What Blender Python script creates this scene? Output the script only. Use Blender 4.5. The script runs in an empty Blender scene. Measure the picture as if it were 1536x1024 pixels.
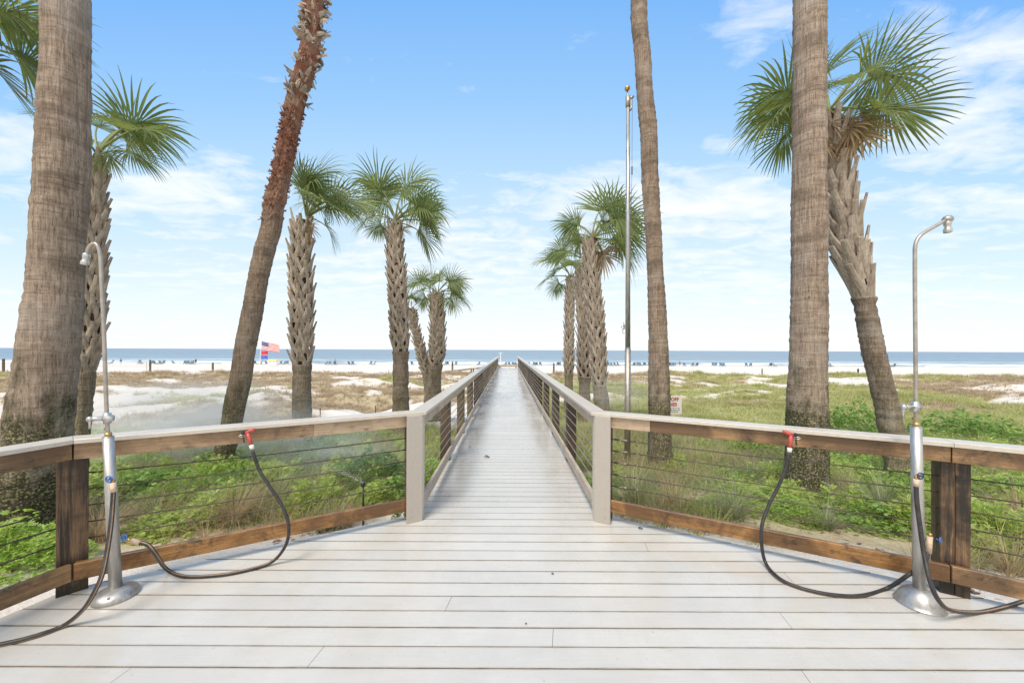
import bpy, math, random
import numpy as np
from mathutils import Vector, Matrix, noise as mnoise
R = math.radians
S = bpy.context.scene
COL = S.collection
random.seed(7)
# ------------------------------------------------------------------ camera
F = 557.0; CX, CY = 762.0, 524.5; CH = 1.69; ROLL = 0.0042
cr, sr = math.cos(ROLL), math.sin(ROLL)
def at(px, py, Y):
    "measured picture position -> point of the place at distance Y"
    a = (px-CX)/F*Y; b = -(py-CY)/F*Y
    return Vector((a*cr-b*sr, Y, CH+a*sr+b*cr))
cam = bpy.data.cameras.new('camera'); camo = bpy.data.objects.new('camera', cam); COL.objects.link(camo)
cam.sensor_width = 36; cam.lens = 36*F/1536; cam.shift_x = (768-CX)/1536; cam.shift_y = (CY-512)/1536
cam.clip_start = .05; cam.clip_end = 30000
camo.matrix_world = Matrix.Translation((0,0,CH)) @ Matrix(((cr,-sr,0,0),(0,0,-1,0),(sr,cr,0,0),(0,0,0,1)))
S.camera = camo

# ------------------------------------------------------------------ materials
class NT:
    def __init__(s, name, world=False):
        if world: s.nt = world.node_tree
        else:
            s.m = bpy.data.materials.new(name); s.m.use_nodes = True; s.nt = s.m.node_tree
            s.b = s.nt.nodes['Principled BSDF']; s.out = s.nt.nodes['Material Output']
    def n(s, t, **kw):
        nd = s.nt.nodes.new(t)
        for k, v in kw.items():
            if k[0] == 'i' and k[1:].isdigit(): s.put(nd.inputs[int(k[1:])], v)
            elif k in nd.inputs and not hasattr(type(nd), k): s.put(nd.inputs[k], v)
            else: setattr(nd, k, v)
        return nd
    def put(s, sock, v):
        if isinstance(v, bpy.types.NodeSocket): s.nt.links.new(v, sock)
        elif isinstance(v, bpy.types.Node): s.nt.links.new(v.outputs[0], sock)
        else:
            if isinstance(v, (tuple, list)) and len(v) == 3 and sock.type == 'RGBA': v = (*v, 1)
            sock.default_value = v
    def co(s, kind='Object', scale=(1,1,1)):
        tc = s.n('ShaderNodeTexCoord')
        mp = s.n('ShaderNodeMapping'); s.put(mp.inputs['Vector'], tc.outputs[kind]); mp.inputs['Scale'].default_value = scale
        return mp.outputs[0]
    def noise(s, vec, scale, detail=4, rough=.55, dist=0):
        nd = s.n('ShaderNodeTexNoise'); s.put(nd.inputs['Vector'], vec)
        nd.inputs['Scale'].default_value = scale; nd.inputs['Detail'].default_value = detail
        nd.inputs['Roughness'].default_value = rough; nd.inputs['Distortion'].default_value = dist
        return nd.outputs['Fac']
    def ramp(s, fac, *stops):
        nd = s.n('ShaderNodeValToRGB'); s.put(nd.inputs[0], fac); e = nd.color_ramp.elements
        while len(e) < len(stops): e.new(.5)
        for k, (p, c) in enumerate(stops):
            e[k].position = p
            e[k].color = (c, c, c, 1) if isinstance(c, (int, float)) else (*c, 1)
        return nd.outputs[0]
    def mix(s, f, a, b, mode='MIX'):
        nd = s.n('ShaderNodeMixRGB', blend_type=mode); s.put(nd.inputs[0], f); s.put(nd.inputs[1], a); s.put(nd.inputs[2], b)
        return nd.outputs[0]
    def math(s, op, a, b=0.0, c=0.0):
        nd = s.n('ShaderNodeMath', operation=op); s.put(nd.inputs[0], a); s.put(nd.inputs[1], b); s.put(nd.inputs[2], c)
        return nd.outputs[0]
    def bump(s, h, strength=.5, dist=.01, normal=None):
        nd = s.n('ShaderNodeBump'); s.put(nd.inputs['Height'], h)
        nd.inputs['Strength'].default_value = strength; nd.inputs['Distance'].default_value = dist
        if normal is not None: s.put(nd.inputs['Normal'], normal)
        return nd.outputs[0]
    def fin(s, color=None, rough=None, normal=None, metal=None, spec=None):
        if color is not None: s.put(s.b.inputs['Base Color'], color)
        if rough is not None: s.put(s.b.inputs['Roughness'], rough)
        if normal is not None: s.put(s.b.inputs['Normal'], normal)
        if metal is not None: s.put(s.b.inputs['Metallic'], metal)
        if spec is not None: s.put(s.b.inputs['Specular IOR Level'], spec)
        return s.m
    def leafy(s, color, trans, rough=.5):
        "principled + translucent mix"
        s.put(s.b.inputs['Base Color'], color); s.b.inputs['Roughness'].default_value = rough
        t = s.n('ShaderNodeBsdfTranslucent'); s.put(t.inputs[0], trans)
        mx = s.n('ShaderNodeMixShader'); mx.inputs[0].default_value = .45
        s.put(mx.inputs[1], s.b.outputs[0]); s.put(mx.inputs[2], t.outputs[0])
        s.put(s.out.inputs['Surface'], mx.outputs[0])
        return s.m

def mat_steel(name, col, rough, metal, var, scale):
    t = NT(name); n_ = t.noise(t.co('Object', (1,1,.25)), 22, 6, .65); f = t.noise(t.co('Object', (90,90,3)), 1.0, 4)
    c = t.ramp(n_, (.3, tuple(x*.72 for x in col)), (.7, tuple(min(1, x*1.15) for x in col)))
    c = t.mix(t.ramp(t.noise(t.co('Object', (1,1,.4)), 14, 8, .75), (.60, 0.0), (.74, .7)), c, (.20,.12,.07))
    return t.fin(c, t.math('MULTIPLY_ADD', n_, .35, rough-.18), t.bump(f, .15, .001), metal)
def mat_boot(name, c1, c2, _=0):
    t = NT(name); isl = t.n('ShaderNodeNewGeometry').outputs['Random Per Island']
    f = t.noise(t.co('Object', (50,50,6)), 1.0, 6, .65); b = t.noise(t.co('Object'), 9, 5, .6)
    c = t.ramp(f, (.3, c2), (.65, c1)); c = t.mix(t.math('MULTIPLY', isl, .55), c, tuple(x*.42 for x in c2))
    c = t.mix(t.ramp(b, (.5, 0.0), (.65, .5)), c, (.20,.13,.085))
    return t.fin(c, .8, t.bump(f, .8, .01), spec=.2)
def plain(name, color, rough=.5, metal=0, var=.15, scale=30, bump=.1):
    t = NT(name); v = t.co('Object'); nz = t.noise(v, scale, 5)
    c2 = tuple(x*(1-var) for x in color); c1 = tuple(min(1, x*(1+var)) for x in color)
    return t.fin(t.ramp(nz, (.3, c2), (.7, c1)), t.math('MULTIPLY_ADD', nz, .2, rough-.1), t.bump(nz, bump, .003), metal)

def mat_deck():
    t = NT('deck_board'); tc = t.n('ShaderNodeTexCoord'); o = tc.outputs['Object']
    sp = t.n('ShaderNodeSeparateXYZ'); t.put(sp.inputs[0], o)
    isl = t.n('ShaderNodeNewGeometry').outputs['Random Per Island']
    yy = t.n('ShaderNodeSeparateXYZ'); t.put(yy.inputs[0], o); fr = t.math('FRACT', t.math('MULTIPLY_ADD', yy.outputs[1], 1/.1445, 20-1.9715/.1445))
    ed = t.math('ABSOLUTE', t.math('SUBTRACT', fr, .5))
    g = t.noise(t.co('Object', (3, 90, 3)), 1.0, 8, .7)
    g2 = t.noise(t.co('Object', (14, 400, 3)), 1.0, 3, .6)
    st = t.noise(t.co('Object', (1, 1.6, 1)), 1.3, 6, .62)
    st2 = t.noise(t.co('Object', (1, .45, 1)), 2.1, 4, .6)
    base = t.ramp(g, (.25, (.54,.512,.458)), (.75, (.63,.60,.545)))
    base = t.mix(t.math('MULTIPLY', isl, .34), base, (.44,.41,.37))
    base = t.mix(t.ramp(st, (.38, .32), (.62, 0.0)), base, (.42,.405,.37))
    base = t.mix(t.ramp(st2, (.45, 0.0), (.75, .35)), base, (.63,.635,.62))
    base = t.mix(t.ramp(g2, (.3, .12), (.5, 0.0)), base, (.33,.3,.26))
    sp2 = t.noise(t.co('Object', (1,1,1)), 45, 2)
    base = t.mix(t.ramp(sp2, (.70, 0.0), (.75, .45)), base, (.25,.22,.18))
    sm = t.noise(t.co('Object', (1,1,1)), .55, 5, .7, .8); base = t.mix(t.ramp(sm, (.52, 0.0), (.66, .38)), base, (.47,.44,.40))
    ek = t.math('MULTIPLY', t.ramp(ed, (.40, 0.0), (.49, .75)), t.ramp(t.noise(t.co('Object', (1.2,9,1)), 4, 5, .7), (.38, .15), (.6, 1.0)))
    base = t.mix(ek, base, (.30,.26,.20))
    rgh = t.ramp(st2, (.38, .13), (.62, .36))
    bm = t.bump(t.math('ADD', g, t.math('MULTIPLY', g2, .5)), .15, .0015)
    t.b.inputs['Coat Weight'].default_value = .12; t.b.inputs['Coat Roughness'].default_value = .2
    return t.fin(base, rgh, bm, spec=.5)

def mat_wood(name, c1, c2, dark, axis=(2,40,40), stain=.5, rough=.5, mold=(.02,.018,.015), foot=0):
    t = NT(name)
    src = t.n('ShaderNodeAttribute', attribute_name='gc').outputs['Vector']
    def gco(sc=(1,1,1)):
        mp = t.n('ShaderNodeMapping'); t.put(mp.inputs['Vector'], src); mp.inputs['Scale'].default_value = sc; return mp.outputs[0]
    v = gco(axis)
    g = t.noise(v, 1.0, 7, .65, .6); g2 = t.noise(gco(tuple(a*3 for a in axis)), 1.0, 4)
    big = t.noise(gco(), 2.2, 5, .65, .4)
    c = t.ramp(g, (.3, c2), (.68, c1))
    c = t.mix(t.ramp(g2, (.35, .4), (.55, 0.0)), c, dark)
    c = t.mix(t.ramp(big, (.44, stain), (.58, 0.0)), c, dark)
    m2 = t.noise(gco((1,1,1)), 5, 8, .75, .5)
    c = t.mix(t.ramp(m2, (.54, 0.0), (.66, min(1, stain*1.2))), c, mold)
    vo = t.n('ShaderNodeTexVoronoi'); t.put(vo.inputs['Vector'], gco((1.1,1.1,3.3))); vo.inputs['Scale'].default_value = 2.3
    k = t.ramp(vo.outputs['Distance'], (.03, 1.0), (.075, 0.0))
    c = t.mix(t.math('MULTIPLY', k, .8), c, tuple(x*.35 for x in dark))
    if foot:
        zz_ = t.n('ShaderNodeSeparateXYZ'); t.put(zz_.inputs[0], t.co('Object'))
        c = t.mix(t.ramp(t.math('ADD', zz_.outputs[2], t.math('MULTIPLY', big, .9)), (.45, .95), (.85, 0.0)), c, mold)
        st_ = t.noise(gco((26,26,1.3)), 1.0, 6, .7); c = t.mix(t.ramp(st_, (.50, 0.0), (.60, .85)), c, mold)
    return t.fin(c, rough, t.bump(t.math('ADD', g, g2), .5, .004))

def mat_bark(name, c1, c2, moss=0.0, red=0.0, vert=True):
    t = NT(name); o = t.co('Object')
    fiss = t.noise(t.co('Object', (38,38,2.2)), 1.0, 7, .7)
    ring = t.noise(t.co('Object', (2.2,2.2,34)), 1.0, 6, .7, .3)
    big = t.noise(t.co('Object', (1.5,1.5,3)), 1.4, 6, .6, .5)
    ff = t.noise(t.co('Object', (95,95,5)), 1.0, 4, .7); fr_ = t.noise(t.co('Object', (5,5,110)), 1.0, 4, .7, .2)
    c = t.ramp(t.mix(.25, fiss, ring), (.36, c2), (.60, c1))
    c = t.mix(t.ramp(ff, (.36, .75), (.50, 0.0)), c, tuple(x*.45 for x in c2))
    c = t.mix(t.ramp(fr_, (.34, .55), (.46, 0.0)), c, tuple(x*.5 for x in c2))
    c = t.mix(t.ramp(ring, (.33, .45), (.43, 0.0)), c, tuple(x*.45 for x in c2))
    c = t.mix(t.ramp(big, (.50, 0.0), (.64, .5)), c, tuple(x*.45 for x in c2))
    c = t.mix(t.ramp(t.noise(o, 2.3, 4, .6), (.52, 0.0), (.68, .3)), c, (.50,.46,.42))
    if red:
        sz = t.n('ShaderNodeSeparateXYZ'); t.put(sz.inputs[0], o); up_ = t.ramp(t.math('ADD', t.math('MULTIPLY_ADD', sz.outputs[2], 1/1.6, -4.0/1.6), t.math('MULTIPLY', t.noise(o, 4, 5), .6)), (.30, 0.0), (.95, 1.0))
        c = t.mix(t.math('MULTIPLY', t.ramp(t.noise(o, 3.5, 5), (.36, .35), (.6, red)), up_), c, (.24,.095,.06))
    if moss:
        sp = t.n('ShaderNodeSeparateXYZ'); t.put(sp.inputs[0], o)
        hz = t.ramp(t.math('MULTIPLY', sp.outputs[2], .4), (.1, 1.0), (1.0, 0.0))
        n1 = t.noise(t.co('Object', (1,1,.5)), 3.2, 8, .72)
        k = t.ramp(t.math('ADD', t.math('MULTIPLY', hz, .42), t.math('SUBTRACT', n1, .25)), (.36, 0.0), (.50, moss*.9))
        c = t.mix(k, c, (.035,.037,.014))
        n2 = t.noise(t.co('Object', (1,1,1)), 48, 4, .7)
        k2 = t.math('MULTIPLY', t.ramp(n2, (.53, 0.0), (.58, .9)), t.ramp(t.math('ADD', hz, t.math('SUBTRACT', t.noise(o, 2.5, 4), .5)), (.25, 0.0), (.6, 1.0)))
        c = t.mix(k2, c, (.36,.34,.20))
        k3 = t.math('MULTIPLY', t.ramp(t.noise(t.co('Object', (1,1,.35)), 5, 5, .6), (.57, 0.0), (.65, .6)), hz)
        c = t.mix(k3, c, (.4,.38,.33))
    h = t.math('ADD', t.math('ADD', fiss, t.math('MULTIPLY', ring, .7)), t.math('ADD', t.math('MULTIPLY', ff, .5), t.math('MULTIPLY', fr_, .5)))
    return t.fin(c, .85, t.bump(h, 1.0, .02), spec=.2)

M = {}
M['deck'] = mat_deck()
M['litter0'] = plain('twig_litter', (.20,.12,.08), .8, 0, .5, 6)
M['deckedge'] = plain('deck_board_edge', (.22,.18,.14), .9, 0, .4, 8, 0)
M['under'] = plain('under_deck', (.07,.055,.04), .9)
M['wet'] = mat_wood('wood_wet_brown', (.44,.235,.08), (.23,.105,.035), (.075,.038,.018), (3,60,60), .75, .38)
M['wetbeam'] = mat_wood('wood_wet_dark', (.42,.255,.12), (.24,.135,.06), (.075,.043,.023), (3,60,60), .7, .42)
M['tan'] = mat_wood('wood_tan', (.62,.49,.35), (.46,.34,.22), (.2,.13,.075), (3,60,60), .35, .55)
M['grey'] = mat_wood('wood_greyed', (.58,.49,.395), (.43,.35,.275), (.28,.22,.175), (3,60,60), .35, .5)
M['olive'] = mat_wood('wood_olive', (.22,.17,.10), (.12,.09,.055), (.05,.036,.024), (50,50,3), .6, .6)
M['postdark'] = mat_wood('wood_post_dark', (.15,.10,.065), (.08,.05,.032), (.035,.024,.017), (50,50,3), .6, .6)
M['post'] = mat_wood('wood_post', (.34,.20,.10), (.06,.036,.02), (.02,.014,.01), (70,70,2.5), .8, .5, (.014,.012,.01), 1)
M['clad'] = plain('composite_cladding', (.40,.365,.325), .5, 0, .06, 60, .15)
M['cap'] = plain('composite_cap', (.53,.485,.42), .4, 0, .08, 25, .15)
M['cable'] = plain('steel_cable', (.20,.165,.13), .4, .8, .3, 60)
M['cabledark'] = plain('weathered_cable', (.085,.065,.05), .55, .2, .4, 60)
M['navy'] = plain('dark_wheel', (.03,.045,.10), .5, 0, .2, 40)
M['steel'] = mat_steel('steel_brushed', (.50,.49,.47), .46, .8, .16, 12)
M['steeldull'] = plain('steel_dull', (.42,.38,.33), .45, .75, .2, 20)
M['chrome'] = plain('chrome', (.58,.57,.55), .34, .85, .1, 10)
M['rubber'] = plain('hose_rubber', (.035,.032,.032), .5, 0, .5, 25, .3)
M['hosestripe'] = plain('hose_stripe', (.30,.19,.11), .5, 0, .2, 40)
M['red'] = plain('red_plastic', (.50,.08,.07), .5, 0, .35, 60, .3)
M['tape'] = plain('thread_tape', (.62,.47,.34), .7, 0, .2, 60)
M['whitep'] = plain('white_plastic', (.75,.73,.7), .5, 0, .1, 40)
M['blue'] = plain('blue_enamel', (.05,.13,.36), .4, 0, .2, 40)
M['black'] = plain('black_plastic', (.02,.02,.02), .5)
M['brass'] = plain('brass', (.5,.33,.12), .4, .8)
M['bark_big'] = mat_bark('bark_grey_mossy', (.47,.375,.295), (.25,.185,.135), 1.0)
M['bark'] = mat_bark('bark_grey', (.40,.31,.235), (.22,.16,.115), .75)
M['bark_red'] = mat_bark('bark_reddish', (.40,.31,.235), (.22,.16,.115), 0, .85)
M['bark_low'] = mat_bark('bark_low', (.40,.32,.25), (.19,.14,.10), .25)
M['boot'] = mat_boot('palm_boot', (.62,.54,.45), (.36,.29,.225), 0)
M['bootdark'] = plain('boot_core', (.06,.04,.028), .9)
def mat_leaf(name, a, b, tr, dead=(.35,.27,.13), dk=.5):
    t = NT(name); isl = t.n('ShaderNodeNewGeometry').outputs['Random Per Island']
    c = t.ramp(isl, (0.0, b), (1.0, a))
    nz = t.noise(t.co('Object'), 7, 4)
    c = t.mix(t.ramp(nz, (.60, 0.0), (.75, dk)), c, dead)
    return t.leafy(c, t.mix(.5, c, tr))
M['frond'] = mat_leaf('palm_leaf', (.25,.31,.10), (.065,.10,.035), (.40,.46,.10), dk=.35)
M['frond_dead'] = mat_leaf('palm_leaf_dead', (.42,.32,.19), (.24,.16,.09), (.35,.25,.12))
M['petiole'] = plain('petiole', (.22,.26,.10), .5)
M['leaf'] = mat_leaf('broad_leaf', (.54,.68,.17), (.22,.37,.07), (.6,.8,.12), (.6,.6,.18), .4)
M['leafmid'] = mat_leaf('broad_leaf_mid', (.38,.54,.15), (.14,.27,.06), (.38,.55,.12), (.4,.42,.2), .3)
M['leaf3'] = mat_leaf('broad_leaf_yellow', (.58,.66,.18), (.26,.38,.09), (.7,.8,.2), (.7,.62,.3), .5)
M['leaf2'] = mat_leaf('broad_leaf_dark', (.19,.33,.12), (.08,.17,.055), (.28,.42,.1), (.2,.25,.1), .3)
M['grassg'] = mat_leaf('grass_green', (.58,.56,.22), (.36,.38,.14), (.6,.6,.2), (.60,.48,.28), .7)
M['grasst'] = mat_leaf('grass_tan', (.60,.48,.31), (.40,.28,.19), (.6,.48,.28), (.33,.19,.13), .75)
M['grassd'] = mat_leaf('grass_dry', (.55,.42,.26), (.34,.23,.13), (.5,.38,.2))
M['grassgrey'] = mat_leaf('grass_grey', (.40,.42,.25), (.2,.25,.12), (.45,.45,.2))

# ------------------------------------------------------------------ mesh helpers
class MB:
    def __init__(s): s.v = []; s.f = []; s.mi = []; s.cur = 0; s.g = {}
    def add(s, vs, fs):
        o = len(s.v); s.v += [tuple(v) for v in vs]
        for f in fs: s.f.append(tuple(i+o for i in f)); s.mi.append(s.cur)
    def box(s, c, sx, sy, sz, ax=None, bev=0):
        "oriented box: ax = (X,Y,Z) unit vectors"
        c = Vector(c); X, Y, Z = ax or (Vector((1,0,0)), Vector((0,1,0)), Vector((0,0,1)))
        s.g[len(s.v)] = (X, Y, Z, random.uniform(0,40))
        if bev:
            vs = []; b = bev
            for sgx in (-1,1):
                for sgy in (-1,1):
                    for sgz in (-1,1):
                        for q in range(3):
                            d = [sx/2, sy/2, sz/2]
                            for j in range(3):
                                if j != q: d[j] -= b
                            vs.append(c + X*d[0]*sgx + Y*d[1]*sgy + Z*d[2]*sgz)
            def I(a, b_, c_, q): return ((a*2+b_)*2+c_)*3+q
            fs = []
            for a in (0,1):
                fs.append([I(a,0,0,0), I(a,0,1,0), I(a,1,1,0), I(a,1,0,0)][::(-1 if a else 1)][::-1])
                fs.append([I(0,a,0,1), I(1,a,0,1), I(1,a,1,1), I(0,a,1,1)][::(-1 if a else 1)][::-1])
                fs.append([I(0,0,a,2), I(0,1,a,2), I(1,1,a,2), I(1,0,a,2)][::(-1 if a else 1)][::-1])
            for a in (0,1):
                for b_ in (0,1):
                    fs.append([I(a,b_,0,0), I(a,b_,1,0), I(a,b_,1,1), I(a,b_,0,1)])
                    fs.append([I(a,0,b_,0), I(a,1,b_,0), I(a,1,b_,2), I(a,0,b_,2)])
                    fs.append([I(0,a,b_,1), I(1,a,b_,1), I(1,a,b_,2), I(0,a,b_,2)])
                    for c_ in (0,1): fs.append([I(a,b_,c_,0), I(a,b_,c_,1), I(a,b_,c_,2)])
            s.add(vs, fs); return
        vs = [c + X*(sx/2*i) + Y*(sy/2*j) + Z*(sz/2*k) for i in (-1,1) for j in (-1,1) for k in (-1,1)]
        s.add(vs, [(0,1,3,2),(4,6,7,5),(0,4,5,1),(2,3,7,6),(0,2,6,4),(1,5,7,3)])
    def beam(s, a, b, w, h, up=(0,0,1), bev=0):
        a = Vector(a); b = Vector(b); X = (b-a); L = X.length; X.normalize()
        Y = Vector(up).cross(X).normalized(); Z = X.cross(Y)
        s.box((a+b)/2, L, w, h, (X, Y, Z), bev)
    def tube(s, pts, r, n=10, cap=True, twist=None):
        pts = [Vector(p) for p in pts]; m = len(pts)
        rs = r if isinstance(r, (list, tuple)) else [r]*m
        t0 = (pts[1]-pts[0]).normalized(); N = t0.orthogonal().normalized(); vs = []
        for i, p in enumerate(pts):
            t = (pts[min(i+1, m-1)]-pts[max(i-1, 0)]).normalized()
            N = (N - t*N.dot(t)).normalized(); B = t.cross(N)
            for k in range(n):
                a = 2*math.pi*k/n; vs.append(p + (N*math.cos(a)+B*math.sin(a))*rs[i])
        fs = [(i*n+k, i*n+(k+1) % n, (i+1)*n+(k+1) % n, (i+1)*n+k) for i in range(m-1) for k in range(n)]
        if cap: fs += [tuple(range(n))[::-1], tuple(range((m-1)*n, m*n))]
        s.add(vs, fs)
    def lathe(s, prof, c=(0,0,0), n=32, ax=None):
        c = Vector(c); X, Y, Z = ax or (Vector((1,0,0)), Vector((0,1,0)), Vector((0,0,1)))
        vs = [c + X*(r*math.cos(2*math.pi*k/n)) + Y*(r*math.sin(2*math.pi*k/n)) + Z*z for r, z in prof for k in range(n)]
        m = len(prof)
        fs = [(i*n+k, i*n+(k+1) % n, (i+1)*n+(k+1) % n, (i+1)*n+k) for i in range(m-1) for k in range(n)]
        fs += [tuple(range(n))[::-1], tuple(range((m-1)*n, m*n))]
        s.add(vs, fs)
    def ball(s, c, r, n=10, sq=(1,1,1)):
        prof = [(max(1e-4, r*math.sin(math.pi*i/n)), -r*math.cos(math.pi*i/n)) for i in range(n+1)]
        o = len(s.v); s.lathe(prof, (0,0,0), n*2)
        c = Vector(c)
        for i in range(o, len(s.v)): v = s.v[i]; s.v[i] = (v[0]*sq[0]+c[0], v[1]*sq[1]+c[1], v[2]*sq[2]+c[2])
    def build(s, name, mats, parent=None, origin=(0,0,0), smooth=False):
        me = bpy.data.meshes.new(name)
        o = Vector(origin)
        me.from_pydata([(v[0]-o.x, v[1]-o.y, v[2]-o.z) for v in s.v], [], s.f)
        mats = mats if isinstance(mats, (list, tuple)) else [mats]
        for m in mats: me.materials.append(M[m] if isinstance(m, str) else m)
        if len(mats) > 1: me.polygons.foreach_set('material_index', s.mi)
        if smooth: me.polygons.foreach_set('use_smooth', [True]*len(me.polygons))
        if s.g:
            gc = []; ax = None
            for i, v in enumerate(s.v):
                if i in s.g: ax = s.g[i]
                w = Vector(v); gc += [w.dot(ax[0])+ax[3], w.dot(ax[1])+ax[3], w.dot(ax[2])+ax[3]] if ax else list(v)
            at_ = me.attributes.new('gc', 'FLOAT_VECTOR', 'POINT'); at_.data.foreach_set('vector', gc)
        me.update()
        ob = bpy.data.objects.new(name, me); COL.objects.link(ob)
        if parent is not None: ob.parent = parent
        else: ob.location = o
        return ob

def tag(o, label=None, cat=None, group=None, kind=None):
    if label: o['label'] = label
    if cat: o['category'] = cat
    if group: o['group'] = group
    if kind: o['kind'] = kind
    return o
def thing(name, loc, label, cat, group=None, rz=0):
    o = bpy.data.objects.new(name, None); COL.objects.link(o); o.location = loc; o.rotation_euler = (0,0,rz)
    o.empty_display_size = .1
    return tag(o, label, cat, group)
def copy_tree(o, parent=None):
    c = o.copy(); COL.objects.link(c); c.parent = parent
    for ch in list(o.children): copy_tree(ch, c)
    return c
def npmesh(name, V, Fq, mat, kind='stuff'):
    me = bpy.data.meshes.new(name); me.vertices.add(len(V)); me.vertices.foreach_set('co', V.astype(np.float32).ravel())
    me.loops.add(Fq.size); me.loops.foreach_set('vertex_index', Fq.astype(np.int32).ravel())
    me.polygons.add(len(Fq)); me.polygons.foreach_set('loop_start', np.arange(0, Fq.size, 4, dtype=np.int32))
    me.materials.append(mat); me.update(calc_edges=True)
    ob = bpy.data.objects.new(name, me); COL.objects.link(ob)
    if kind: ob['kind'] = kind
    return ob
def scatter(proto, pos, rot, scl, lean=None):
    "numpy copies of proto (V,F)"
    V, Fq = proto; n = len(pos); c, s_ = np.cos(rot), np.sin(rot)
    X = V[None,:,0]*c[:,None] - V[None,:,1]*s_[:,None]; Yv = V[None,:,0]*s_[:,None] + V[None,:,1]*c[:,None]
    Z = np.repeat(V[None,:,2], n, 0)
    out = np.stack([X*scl[:,0:1], Yv*scl[:,0:1], Z*scl[:,1:2]], -1) + pos[:,None,:]
    if lean is not None: out[:,:,0] += Z*scl[:,1:2]*lean[:,None]
    Fo = Fq[None] + (np.arange(n)*len(V))[:,None,None]
    return out.reshape(-1,3), Fo.reshape(-1,4)
def cat2(lst):
    Vs, Fs, o = [], [], 0
    for V, Fq in lst: Vs.append(V); Fs.append(Fq+o); o += len(V)
    return np.concatenate(Vs), np.concatenate(Fs)

# ------------------------------------------------------------------ numpy noise + terrain
_rg = np.random.RandomState(11); _T = _rg.rand(256,256)
def vn(x, y):
    xi = np.floor(x).astype(int); yi = np.floor(y).astype(int); fx = x-xi; fy = y-yi
    fx = fx*fx*(3-2*fx); fy = fy*fy*(3-2*fy)
    g = lambda a, b: _T[a % 256, b % 256]
    return (g(xi,yi)*(1-fx)+g(xi+1,yi)*fx)*(1-fy)+(g(xi,yi+1)*(1-fx)+g(xi+1,yi+1)*fx)*fy
def fbm(x, y, o=5):
    r = 0; a = .5; t = 0
    for k in range(o): r = r+a*vn(x+17*k, y+31*k); t += a; a *= .5; x = x*2.03; y = y*2.03
    return r/t
HY = [-60,-5,3,5,8,12,20,30,42,47,56,126,140,200]
HZ = [-.3,-.12,-.12,-.24,-.42,-.65,-1.05,-1.2,-1.25,-1.5,-2.4,-3.3,-4.0,-7]
def hgt(x, y):
    x = np.asarray(x, float); y = np.asarray(y, float)
    edge = (fbm(x*.06+3, y*0+1.7, 3)-.5)*9
    yy = y + np.where(y > 25, edge, 0)*np.clip((y-25)/10, 0, 1)*np.clip((80-y)/25, 0, 1)
    b = np.interp(yy, HY, HZ)
    am = np.interp(y, [5,9,16,40,50,60,120], [.0,.3,1.1,1.5,.6,.12,.05])
    n = fbm(x*.16+5, y*.16, 5)-.5
    n2 = fbm(x*.7+50, y*.7+9, 4)-.5; n3 = fbm(x*.33+12, y*.4+2, 3)-.5
    left = np.clip(-x/6, 0, 1)*np.clip((y-8)/6, 0, 1)*np.clip((45-y)/12, 0, 1)
    h = b + am*n*(1+.5*left) + .7*n3*np.interp(y, [8,14,44,52], [0,1,1,0]) + .13*n2*np.clip(y/9-.2, .15, 1)*np.interp(y, [50,60], [1,.35]) - .18*left
    nearw = np.clip((2.6-np.abs(x))/1.2, 0, 1)*np.clip((y-2)/2, 0, 1)
    h = np.where((y < 37), h*(1-nearw)+nearw*np.minimum(h, -.22-.012*y), h)
    h = np.where((y < 4.2) & (np.abs(x) < 4.5), np.minimum(h, -.10), h)
    return h
def H1(x, y): return float(hgt(np.array([x]), np.array([y]))[0])
def veg(x, y):
    "share of ground grown over, 0..1"
    n = fbm(x*.22+40, y*.30+7, 5); n2 = fbm(x*.9+4, y*1.1+70, 3)
    side = np.clip((x-.2*y*0-0)/3+.5, 0, 1)
    thr = np.where(x < 0, np.interp(y, [4,8.5,11,16,24,30,40], [.30,.36,.46,.54,.49,.40,.36]), np.interp(y, [4,12,20,30,44], [.24,.27,.34,.43,.36]))
    v = np.clip((n*.75+n2*.25-thr)/.10, 0, 1)
    dl = np.where(x < 0, ((x+.845)*(-.49)+(y-3.72)*.872), ((x-.865)*.472+(y-3.72)*.8816))
    return v*np.interp(y, [43,50], [1,0])*np.clip((dl-.7)/.5, 0, 1)
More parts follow.
